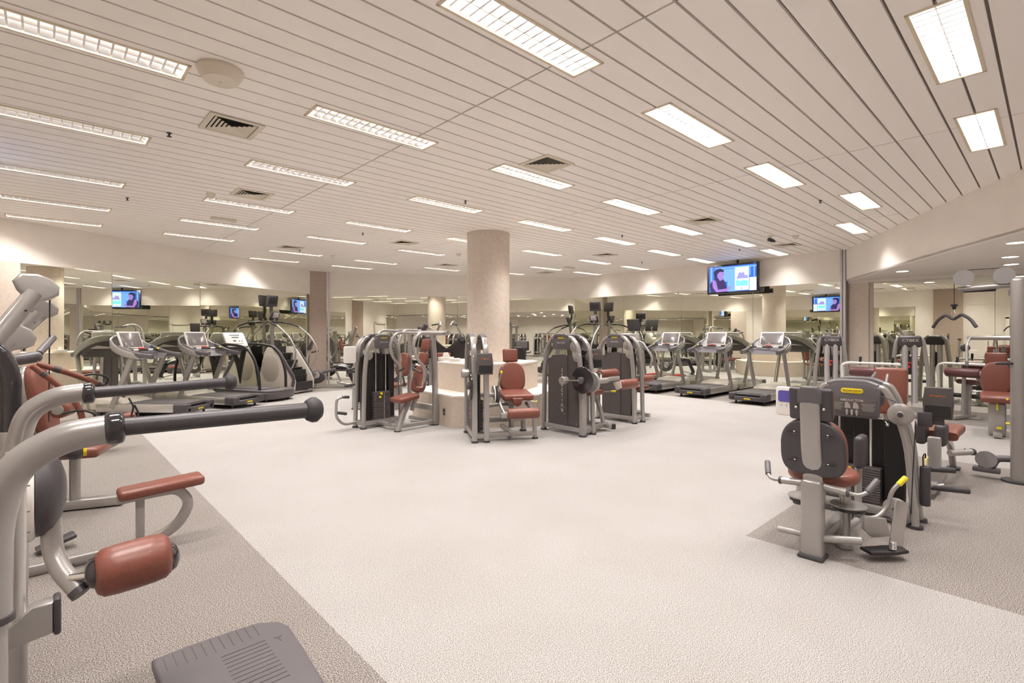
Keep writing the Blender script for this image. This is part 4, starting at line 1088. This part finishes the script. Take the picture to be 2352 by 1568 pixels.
g = G(); g.box((.52, -.40, .19), (.16, .012, .32), rot=(0, R(14), R(-20)), bev=.004); g.build('guard_plate', 'steel', t)
# hanging cylinder, pegs and side display
G().cyl((1.30, -.46, .15), (1.30, -.46, .47), .036, n=28, bev=.01).build('bottle_tube', 'plastic', t)
G().tube([(1.28, -.45, .46), (1.26, -.45, .56), (1.32, -.46, .58), (1.32, -.46, .48)], .005, n=8, fil=.04).build('strap_loop', 'black', t)
G().tube([(1.30, -.46, .48), (1.31, -.46, .52), (1.34, -.47, .54)], .009, fil=.02).build('cord_knot', 'pale_yellow', t)
for z, L in ((.43, .13), (.28, .22)):
    G().cyl((1.42, -.48 + .0, z), (1.50, -.50 - L, z), .023, n=20, bev=.008).build('peg_grip', 'rubber', t)
G().tube([(1.38, -.42, .34), (1.44, -.50, .27), (1.48, -.56, .29)], .026, fil=.05).build('peg_bracket', 'silver', t)
G().box((1.40, -.45, .84), (.07, .10, .12), bev=.012).box((1.42, -.50, .84), (.02, .14, .08), bev=.004).build('display_bracket', 'plastic', t)
display_unit(t, frame((1.42, -.53, .98), (0, -1, 0), (0, 0, 1)) @ Matrix.Scale(.86, 4))
display_unit(t, frame((1.40, .60, .89), (0, -1, 0), (0, 0, 1)), back=False)

# ---- matching adductor seat beyond the tower
t = thing('adductor_machine', 'adductor machine behind the abductor tower, tall brown backrest facing the camera', 'weight machine', (6.60, 1.22, 0), 180)
pad(t, 'backrest', (-.10, 0, .93), (.09, .30, .50), (0, R(-8), 0), .035)
pad(t, 'seat', (.16, 0, .52), (.36, .30, .09), bev=.035)
g = G(); g.box((-.16, 0, .5), (.1, .13, 1.0), bev=.02); g.box((.2, 0, .09), (1.1, .07, .07), bev=.012); g.cyl((.15, 0, .05), (.15, 0, .48), .04); g.box((-.16, 0, .02), (.14, .26, .04), bev=.01)
g.build('seat_frame', 'silver', t)
G().tube([(.62, -.02, 1.10), (.60, .02, 1.17)], .014).tube([(.62, .1, 1.05), (.55, .1, 1.15)], .012).build('hook', 'silver', t)
# ---- low bench with curved leg
t = thing('low_bench', 'low brown bench with curved silver leg and dark side pads, behind the abductor tower', 'weight machine', (6.82, .80, 0), 0)
o = G().tube([(-.05, 0, .50), (.15, 0, .52), (.38, 0, .50), (.56, 0, .51)], .05, n=24, fil=.1, flat=(.13, .045)).build('seat', 'leather', t)
G().tube([(-.1, 0, .44), (.3, 0, .44), (.62, 0, .30), (.82, 0, .03)], .04, n=16, fil=.2, flat=(.03, .045)).build('curved_leg', 'silver', t)
G().box((.82, 0, .012), (.14, .12, .024), bev=.008).build('foot_cap', 'rubber', t)
for s in (-.1, 1.1): G().box((-.16, s * .13, .53), (.22, .10, .22), bev=.04, seg=4).build('side_pad', 'plastic', t)
g = G(); g.box((-.35, 0, .09), (.8, .07, .08), bev=.012); g.box((-.5, 0, .3), (.08, .1, .5), bev=.012); g.cyl((.02, -.22, .36), (-.2, -.08, .36), .03); g.build('frame', 'silver', t)
G().cyl((.02, -.22, .36), (.04, -.235, .36), .034).build('end_cap', 'rubber', t)

# ------------------------------------------------------------------ cable towers with maroon pads at far right
def make_ctower():
    t = thing('cable_tower', '', 'weight machine')        # front faces -Y
    for s in (-1, 1):
        G().tube([(s * .30, 0, .03), (s * .27, 0, .8), (s * .20, 0, 1.42), (s * .1, 0, 1.5)], .04, n=16, fil=.12, flat=(.035, .06), up=(0, 1, 0)).build('upright', 'silver', t)
        G().cyl((s * .07, -.05, .25), (s * .07, -.05, 1.36), .05, n=24).build('weight_guard', 'alu', t)
    G().box((0, -.02, 1.40), (.36, .16, .22), bev=.05, seg=4).build('top_cap', 'plastic', t)
    text(t, 'lettering', 'CYBEX', .075, frame((0.01, -.104, 1.42), (1, 0, 0), (0, 0, 1)), 'print', sx=1.1)
    G().box((0, -.06, .95), (.10, .02, .34), bev=.004).build('instruction_card', 'black', t)
    g = G(); g.box((0, -.073, 1.0), (.07, .004, .03)); g.box((-.01, -.073, .93), (.03, .004, .05)); g.build('card_print', 'red', t)
    g = G(); g.tube([(-.05, -.1, .55), (-.1, -.2, .5), (-.04, -.16, .42)], .015, fil=.03); g.ball((-.1, -.2, .5), .03); g.build('handle_grip', 'yellow', t)
    G().cyl((.03, -.11, .2), (.03, -.11, 1.32), .004, n=6).build('cable', 'cable', t)
    g = G(); g.box((0, -.1, .035), (.7, .5, .07), bev=.015); g.build('base', 'silver', t)
    return t
def make_pbench():
    t = thing('preacher_bench', '', 'bench')             # user faces +X
    g = G(); g.tube([(0, 0, .05), (0, 0, .3), (-.06, 0, .62)], .04, fil=.1, flat=(.03, .05), up=(0, 1, 0)); g.tube([(.14, 0, .05), (.12, 0, .45), (.10, 0, .8)], .03); g.box((.1, 0, .05), (.7, .06, .06), bev=.01); g.box((0, 0, .015), (.1, .4, .03), bev=.008)
    g.build('frame', 'silver', t)
    p = bmesh.new(); 
    G().prism([(-.24, -.05), (.05, -.16), (.14, -.15), (.16, 0), (.14, .15), (.05, .16), (-.24, .05)], .09, Matrix.Translation((-.1, 0, .66)) @ Matrix.Rotation(R(-6), 4, 'Y'), bev=.035, seg=3).build('seat', 'maroon', t)
    roll(t, 'arm_roll', (.14, -.26, .84), (.14, .26, .84), .085, 'maroon')
    roll(t, 'foot_roller', (-.12, -.28, .40), (-.12, .28, .40), .04, 'rubber')
    g = G(); g.tube([(.12, -.38, .5), (.12, -.40, .96), (.12, -.30, 1.0), (.12, .52, 1.0)], .025, fil=.1); g.build('top_bar', 'white', t)
    for y in (-.1, .40): G().cyl((.12, y, .97), (.10, y, 1.12), .022, bev=.005).build('handle_post', 'black', t)
    h = G().tube([(.1, .1, .5), (.0, .2, .52), (-.02, .3, .5)], .01, fil=.03).build('seat_lever', 'chrome', t); G().cyl((-.0, .22, .52), (-.02, .32, .5), .016).build('grip', 'yellow', h)
    return t
CT = 'pair of cable towers with black caps'
ct = make_ctower(); ct.location = (11.7, 3.10, 0); ct.rotation_euler = (0, 0, R(-74)); ct['label'] = 'silver cable tower with black lettered cap, in front of the aluminium trim post'; ct['group'] = CT
dup(ct, (12.0, 1.88, 0), -80, 'silver cable tower with black lettered cap, right of the brown backrest', CT)
pb = make_pbench(); pb.location = (12.35, 1.10, 0); pb.rotation_euler = (0, 0, R(160)); pb['label'] = 'maroon seat and arm roll bench near the alcove mirrors, right of the farther cable tower'; pb['group'] = 'maroon padded benches'
dup(pb, (11.3, 2.38, 0), 175, 'maroon seat and roll bench just right of the cable tower by the trim post', 'maroon padded benches')

# ------------------------------------------------------------------ tall pulley tower at the right edge
t = thing('pulley_tower', 'tall silver pulley tower at the right edge with hanging curved lat bar', 'weight machine', (7.45, .27, 0), 90)
G().box((0, 0, 1.06), (.11, .17, 2.13), bev=.03, seg=4).build('post', 'silver', t)
G().cyl((0, 0, 0), (0, 0, .02), .13, n=32).build('foot_cap', 'rubber', t)
G().box((-.02, -.34, 1.06), (.1, .14, 2.05), bev=.03, seg=4).build('post', 'silver', t)
G().cyl((0, -.5, 1.98), (0, -.02, 1.98), .075, n=28, bev=.02).build('cross_tube', 'silver', t)
G().cyl((0, -.5, .42), (0, -.02, .42), .06, n=28, bev=.02).build('cross_tube', 'silver', t)
G().cyl((.05, 0, 2.06), (.47, 0, 2.04), .028, n=20).build('arm', 'silver', t)
G().box((.30, -.03, 2.03), (.27, .04, .055), bev=.015).build('arm_guard', 'black', t)
for x in (.42, .10, -.14):
    G().lathe([(0, .022), (.02, .022), (.03, .016), (.07, .012), (.088, 0), (.088, -.01), (0, -.01)], frame((x, .035, 2.16), (0, 0, -1), (1, 0, 0)) @ Matrix.Translation((0, 0, 0)), n=36).build('pulley', 'wheel', t)
    G().lathe([(0, .0245), (.012, .0245), (.022, .022)], frame((x, .035, 2.16), (0, 0, -1), (1, 0, 0)), n=16).build('pulley_hub', 'plastic', t)
g = G(); g.cyl((.50, .02, 2.1), (.50, .02, 1.86), .004, n=6); g.cyl((.42, .02, 2.245), (.1, .02, 2.245), .004, n=6); g.cyl((.02, .02, 2.15), (.02, .02, .5), .0035, n=6); g.build('cable', 'cable', t)
g = G(); g.lathe([(0, .0), (.03, -.005), (.032, -.025), (.018, -.035), (.018, -.06), (0, -.06)], Matrix.Translation((.50, .02, 1.88)), n=16); g.build('stopper', 'black', t)
h = thing('lat_bar', 'dark curved lat pull-down bar hanging from the cable of the pulley tower', 'pull bar', (7.43, .775, 1.77), 90 - 42)
G().tube([(-.27, 0, -.15), (-.2, 0, -.06), (-.1, 0, -.01), (-.05, 0, -.035), (0, 0, -.065), (.05, 0, -.035), (.1, 0, -.01), (.2, 0, -.06), (.27, 0, -.15)], .017, n=14, fil=.05).build('bar', 'rubber', h)
G().tube([(0, 0, .05), (-.025, 0, .0), (0, 0, -.055), (.025, 0, .0)], .004, n=8, closed=True).build('snap_ring', 'chrome', h)
pl = G(); pl.lathe([(0, .02), (.02, .02), (.03, .014), (.075, .01), (.09, 0), (.09, -.01), (0, -.01)], frame((.24, .03, .20), (0, 0, -1), (1, 0, 0)), n=36); pl.build('low_pulley', 'wheel', t)
G().tube([(0, 0, .24), (.16, .0, .22), (.20, .0, .12), (.30, 0, .10)], .035, fil=.04).box((.24, 0, .085), (.22, .10, .05), bev=.01).build('low_bracket', 'midgrey', t)
G().tube([(.32, .02, .24), (.37, .02, .25), (.42, .02, .28)], .012).build('snap_hook', 'black', t)
G().cyl((.06, 0, .60), (.09, 0, .60), .014).ball((.075, .05, .86), .012).build('adjuster', 'yellow', t)
G().tube([(0, -.06, 1.27), (-.0, -.25, 1.27)], .022).build('side_handle', 'plastic', t)
G().tube([(0.04, .08, 1.24), (.1, .14, 1.24), (.16, .14, 1.24)], .016).build('front_handle', 'plastic', t)
# low brown seat machine behind it
t = thing('shoulder_press_machine', 'brown seated press machine far right, partly hidden by the pulley tower', 'weight machine', (10.75, .62, 0), 185)
tower(t, .74, 1.5, .24, TM(0.05, .58, 180))
pad(t, 'seat', (.10, 0, .58), (.44, .38, .10), (0, R(8), 0), .04)
backpad(t, 'backrest', (-.22, 0, .85), .36, .50, .08, R(10))
pad(t, 'headrest', (-.28, 0, 1.15), (.07, .26, .2), (0, R(-8), 0), .03)
g = G(); g.box((.12, 0, .25), (.16, .2, .5), bev=.03, seg=3); g.tube([(-.3, 0, 0), (-.28, 0, .6), (-.34, 0, 1.3)], .035); g.box((0, 0, .04), (.9, .1, .06), bev=.01)
for s in (-1, 1): g.tube([(-.3, s * .3, 1.5), (.1, s * .34, 1.4), (.3, s * .34, 1.1)], .02, fil=.1)
g.cyl((-.3, -.34, 1.48), (-.3, .5, 1.48), .035)
g.build('frame', 'silver', t)
for s in (-1, 1): G().cyl((.26, s * .34, 1.12), (.5, s * .34, 1.05), .02).build('grip', 'rubber', t)
G().cyl((.24, 0, .5), (.25, 0, .40), .01).ball((.25, 0, .55), .025).box((.22, .02, .13), (.03, .06, .03)).build('seat_lever', 'yellow', t)
G().cyl((.0, .42, .2), (.0, .62, .2), .035, bev=.01).build('foot_roller', 'rubber', t)

# ------------------------------------------------------------------ standing hip machine, left foreground
t = thing('multi_hip_machine', 'standing hip machine, left foreground, with two long grab bars and a ribbed step', 'weight machine', (0, 0, 0), 0)
for k, (y0, path) in enumerate(((1.60, [(-.085, 1.64, .90), (-.085, 1.64, 1.12), (-.05, 1.62, 1.25), (.04, 1.61, 1.305), (.12, 1.605, 1.312)]), (2.60, [(-.075, 2.66, .60), (-.075, 2.66, 1.12), (-.04, 2.63, 1.26), (.04, 2.605, 1.312), (.12, 2.60, 1.320)]))):
    b_ = G().tube(path, .036, n=24, fil=.14).build('grab_bar', 'silver', t)
    ye = (1.495, 2.60)[k]; xe = (.585, .635)[k]
    G().cyl((.112, y0, 1.314), (.152, y0 - .003, 1.316), .041, n=28, bev=.012).build('collar', 'gloss', b_)
    g_ = G().cyl((.14, y0, 1.315), (xe - .01, ye, 1.325), .0225, n=24).build('foam_grip', 'plastic', b_)
    G().lathe([(0, .0), (.024, 0), (.030, .004), (.037, .018), (.037, .03), (.026, .044), (0, .048)], frame((xe - .022, ye, 1.325), (0, 1, 0), (0, 0, 1)), n=28).build('end_knob', 'rubber', g_)
G().cyl((-.085, 1.64, .895), (-.085, 1.64, .91), .04, n=24).build('sleeve_end', 'plastic', t)
G().cyl((-.085, 1.64, .0), (-.085, 1.64, .93), .027, n=24).build('front_post', 'silver', t)
G().cyl((-.075, 2.66, .0), (-.075, 2.66, .8), .034, n=24).build('rear_post', 'silver', t)
# gloss arch column with chrome slider
G().tube([(-.10, 3.0, .95), (-.10, 3.0, 1.38), (-.14, 3.0, 1.49), (-.24, 3.0, 1.52)], .036, n=24, fil=.09).build('arch_column', 'gloss', t)
g = G(); g.cyl((-.10, 3.0, .0), (-.10, 3.0, .98), .026, n=24); g.build('chrome_slider', 'chrome', t)
g = G(); g.cyl((-.10, 3.0, .98), (-.10, 3.0, 1.14), .043, n=28, bev=.004); g.cyl((-.10, 2.95, 1.06), (-.10, 2.90, 1.06), .03); g.cyl((-.10, 3.0, .72), (-.10, 3.0, .78), .045, n=28, bev=.004); g.build('slider_collar', 'silver', t)
# rotary head: pale scale ring, dark dome, cranked arm, roller
cd = Vector((-.035, 2.47, .985))
G().cyl((-.22, 2.47, .985), (-.05, 2.47, .985), .045, n=24).cyl((-.22, 2.47, .985), (-.20, 2.66, .80), .05, n=20).build('axle', 'silver', t)
G().lathe([(0, 0), (.160, 0), (.163, .004), (.163, .022), (.158, .026), (0, .026)], frame(cd - Vector((.012, 0, 0)), (0, 1, 0), (0, 0, 1)), n=56).build('scale_ring', 'white', t)
g = G()
for k in range(12):
    a = R(30 * k + 8); g.box((cd.x - .004, cd.y + .1632 * math.cos(a), cd.z + .1632 * math.sin(a)), (.016, .002, .002), rot=(a, 0, 0))
g.build('scale_marks', 'black', t)
G().lathe([(0, .085), (.05, .082), (.10, .068), (.135, .044), (.152, .018), (.154, 0), (0, 0)], frame(cd + Vector((.016, 0, 0)), (0, 1, 0), (0, 0, 1)) , n=56).build('dome_cover', 'plastic', t)
G().tube([(.02, 2.44, .90), (.025, 2.42, .78), (.045, 2.38, .72), (.095, 2.33, .645)], .030, n=24, fil=.05).build('swing_arm', 'silver', t)
G().cyl((.088, 2.337, .655), (.10, 2.325, .638), .031, n=24).build('arm_cap', 'plastic', t)
G().cyl((.07, 2.34, .70), (.14, 2.30, .704), .014).build('roller_pin', 'chrome', t)
ro = G().lathe([(0, -.115), (.045, -.115), (.066, -.108), (.081, -.09), (.085, -.05), (.086, 0), (.085, .05), (.081, .09), (.066, .108), (.045, .115), (0, .115)], frame((.245, 2.30, .706), (0, 1, 0), (-.05, 0, 1)), n=40).build('roller', 'leather', t)
for s in (-1, 1):
    G().lathe([(0, .028), (.03, .026), (.05, .012), (.055, 0), (0, -.004)] if s > 0 else [(0, -.028), (.03, -.026), (.05, -.012), (.055, 0), (0, .004)], frame((.245 + s * .112, 2.30, .706 - s * .004), (0, 1, 0), (-.05, 0, 1)), n=32).build('roller_cap', 'gloss', ro)
# height knob with yellow end
h = G().cyl((-.05, 2.84, 1.05), (.035, 2.84, 1.05), .019, n=20).build('height_knob', 'chrome', t)
G().cyl((.03, 2.84, 1.05), (.075, 2.84, 1.05), .024, n=20).ball((.10, 2.84, 1.05), .038, sc=(.95, .85, 1)).build('grip', 'plastic', h)
G().cyl((.126, 2.84, 1.05), (.138, 2.84, 1.05), .025, n=20).build('knob_end', 'yellow', h)
# low bracket with dark end
G().prism([(-.10, -.05), (.04, -.03), (.04, .05), (.0, .05), (-.06, .0)], .05, frame((-.02, 1.80, .80), (1, 0, 0), (0, 0, 1)), bev=.006).cyl((-.10, 1.80, .78), (0.02, 1.80, .84), .012).build('foot_bracket', 'silver', t)
G().box((.028, 1.80, .81), (.016, .055, .095), bev=.007).build('bracket_cap', 'plastic', t)
G().cyl((-.05, 1.80, .77), (-.05, 1.80, 1.25), .020, n=20).build('chrome_slider', 'steel', t)
# ribbed step
out = [(.325, 2.51), (.325, 1.62), (.70, 1.62), (.765, 1.70), (.79, 1.90), (.812, 2.18), (.822, 2.38), (.80, 2.45), (.73, 2.50), (.60, 2.515), (.45, 2.52)]
sp = G().prism(out, .05, Matrix.Translation((0, 0, .197)), bev=.012, seg=3).build('step', 'midgrey', t)
g = G()
for k in range(11): 
    x = .36 + .034 * k; g.box((x, 2.44 - .0 * k, .2225), (.003, .11 - .002 * abs(k - 5), .002))
for k in range(11):
    y = 2.33 - .03 * k; g.box((.62, y, .2225), (.17, .003, .002))
g.build('ribs', 'shroud', sp)
text(sp, 'lettering', 'T', .055, Matrix.Translation((.755, 2.30, .2225)), 'shroud')
g = G(); g.box((.12, 2.3, .15), (.46, .10, .06), rot=(0, 0, 0), bev=.01); g.box((.5, 1.7, .1), (.12, .1, .14), bev=.01); g.box((.12, 1.7, .08), (.8, .09, .08), bev=.012); g.box((-.09, 2.2, .05), (.09, 1.5, .1), bev=.015)
g.build('base_frame', 'silver', t)
G().ball((.31, 2.275, .182), .006).build('bolt', 'chrome', t)

# ------------------------------------------------------------------ cable stations with low seats along the left side
def make_station():
    t = thing('cable_station', '', 'weight machine')      # column at origin, seat beam along +X
    g = G(); g.tube([(0.1, 0, .035), (1.02, 0, .035), (1.22, 0, .12), (1.30, 0, .28), (1.22, 0, .40), (.86, 0, .39)], .03, fil=.12, flat=(.035, .028), up=(0, 1, 0)); g.build('seat_beam', 'silver', t)
    G().box((.99, 0, .21), (.05, .055, .33), bev=.006).build('seat_post', 'silver', t)
    G().box((1.12, 0, .435), (.52, .20, .07), rot=(0, R(-3), 0), bev=.028, seg=4).build('seat', 'leather', t)
    g = G(); g.box((.6, 0, .012), (.06, .09, .024)); g.box((1.0, 0, .005), (.05, .08, .01)); g.build('rubber_foot', 'rubber', t)
    G().box((0, 0, .85), (.16, .22, 1.7), bev=.04, seg=4).build('column', 'silver', t)
    g = G(); g.box((.55, .42, .055), (.22, .12, .03), rot=(0, R(-15), R(8)), bev=.012); g.build('foot_plate', 'plastic', t)
    return t
cs = make_station(); cs.location = (-.48, 4.46, 0); cs['label'] = 'cable station with low brown seat on a looped silver frame, nearer one at left'; cs['group'] = 'cable stations along the left side'
c2 = dup(cs, (-.46, 8.5, 0), 0, 'cable station with low brown seat on looped frame, farther one behind the grab bars', 'cable stations along the left side')
def paddle_arm(parent, a, b_, r0, r1, nm='cable_arm'):
    a, b_ = Vector(a), Vector(b_); d = (b_ - a).normalized()
    o = G().tube([a, a.lerp(b_, .5), b_], [r0, (r0 + r1) / 2, r1], n=24).build(nm, 'silver', parent)
    bw = b_ + parent.location
    v = (bw - Vector((.6, .5, 1.5))).normalized()
    F = frame(b_, d.cross(v), d)
    G().prism([(-.10, .02), (-.115, .06), (-.09, .11), (-.03, .135), (.05, .12), (.12, .07), (.125, .01), (.08, -.03), (.03, -.05), (.0, -.09), (-.05, -.09), (-.06, -.04)], .05, F, bev=.018, seg=3).build('arm_head', 'silver', o)
    G().ball(a.lerp(b_, .82) + Vector((.04, -.05, 0)).normalized() * (r1 + .002), .008).build('bolt', 'black', o)
    return o
def off(v, base): return tuple(Vector(v) - Vector(base))
B1 = (-.48, 4.46, 0)
paddle_arm(cs, off((-.42, 4.40, 1.15), B1), off((-.045, 4.62, 1.82), B1), .060, .048)
paddle_arm(cs, off((-.45, 4.9, 1.20), B1), off((-.17, 5.0, 1.50), B1), .05, .042)
B2 = (-.46, 8.5, 0)
paddle_arm(c2, off((-.42, 6.9, 1.20), B2), off((-.02, 6.8, 1.76), B2), .060, .05)
G().tube([off((-.46, 8.5, 1.3), B2), off((-.50, 7.6, 1.25), B2), off((-.44, 6.9, 1.2), B2)], .05).build('side_brace', 'silver', c2)
g = G(); g.cyl(off((.035, 4.66, 1.80), B1), off((.03, 4.66, .95), B1), .004, n=6); g.build('hanging_cable', 'cable', cs)
g = G(); g.tube([off((.02, 6.75, 1.70), B2), off((-.13, 5.9, 1.50), B2), off((-.17, 5.2, 1.42), B2)], .005, n=6); g.build('slanting_cable', 'cable', c2)
# red-brown strap arms fan out of a grey hub
hub = G().box(off((-.10, 4.40, 1.39), B1), (.20, .09, .07), rot=(0, R(-10), R(10)), bev=.03, seg=3).build('strap_hub', 'midgrey', cs)
G().cyl(off((-.02, 4.42, 1.42), B1), off((.05, 4.70, 1.52), B1), .022).build('hub_handle', 'midgrey', hub)
for k, pts in enumerate(([(-.03, 4.36, 1.36), (.16, 4.36, 1.28), (.42, 4.40, 1.12)], [(-.05, 4.32, 1.35), (.06, 4.30, 1.24), (.18, 4.28, 1.08), (.20, 4.28, .86)])):
    q = [off(p_, B1) for p_ in pts]
    o = G().tube(q, .018, n=16, fil=.1).build('strap_arm', 'leather', cs)
    g = G()
    for (a, b_) in zip(q, q[1:]):
        a, b_ = Vector(a), Vector(b_); g.cyl(a.lerp(b_, .42), a.lerp(b_, .60), .020, n=16)
    g.build('dark_sleeve', 'plastic', o)
    e_ = Vector(q[-2]).lerp(Vector(q[-1]), .4)
    G().tube([e_ + Vector((-.10, 0, .05)), e_ + Vector((.0, -.02, .07)), e_ + Vector((.07, -.02, .03)), e_ + Vector((.04, 0, -.02))], .007, n=8, fil=.04).build('strap_cord', 'black', o)
# black strap loop
G().tube([off((.44, 4.40, 1.10), B1), off((.465, 4.38, 1.04), B1), off((.45, 4.38, .97), B1), off((.475, 4.38, .955), B1), off((.495, 4.38, .985), B1), off((.47, 4.39, 1.05), B1)], .006, n=8, fil=.02).build('strap_loop', 'black', cs)

# ---- seated machine between the two cable stations
t = thing('weight_machine', 'seated machine with tall narrow brown backrest, behind the left grab bars', 'weight machine', (.02, 5.95, 0), -20)
backpad(t, 'backrest', (-.05, 0, .98), .34, .62, .09, R(10), shell='silver')
pad(t, 'seat', (.22, 0, .52), (.40, .38, .09), bev=.035)
roll(t, 'chest_roller', (.22, -.40, .93), (.22, -.18, .93), .07)
g = G(); g.box((-.1, 0, .35), (.1, .12, .7), bev=.02); g.box((.1, 0, .05), (.9, .1, .08), bev=.012); g.cyl((.2, 0, .05), (.2, 0, .48), .04); g.box((-.3, .1, .6), (.16, .5, 1.2), bev=.03)
g.tube([(-.25, -.1, 1.05), (-.1, -.1, 1.0), (.2, -.15, .95)], .02); g.build('frame', 'silver', t)
G().box((-.26, .45, .7), (.12, .3, 1.1), bev=.02).build('weight_cover', 'shroud', t)

# ------------------------------------------------------------------ crowded zone under the low ceiling, seen only in mirrors
GZ = 'weight machines seen only in mirrors'
LZ = 'silver weight machine in the crowded zone under the low ceiling, seen in the far mirrors'
src = [o for o in COL.objects if o.name == 'chest_press_machine'][0]
src2 = [o for o in COL.objects if o.name == 'shoulder_press_machine'][0]
for k, (x, y, rz) in enumerate([(2.2, -2.6, 80), (6.2, -2.7, 100), (9.3, -2.9, 60), (3.9, -4.9, 250), (8.0, -5.1, 280)]): dup(src, (x, y, 0), rz, LZ, GZ)
for k, (x, y, rz) in enumerate([(4.2, -2.7, 90), (11.6, -3.1, 120), (1.6, -4.8, 300), (6.0, -5.0, 270), (10.4, -5.2, 240)]): dup(src2, (x, y, 0), rz, LZ, GZ)
for k, (x, y) in enumerate([(12.6, -5.4), (0.2, -3.2)]):
    b_ = G().ball((0, 0, .33), .33, n=32).build('exercise_ball', 'blue'); b_.location = (x, y, 0)
    tag(b_, 'large blue exercise ball, seen only in mirrors, ' + ('by the alcove side' if k == 0 else 'by the camera side'), 'ball')
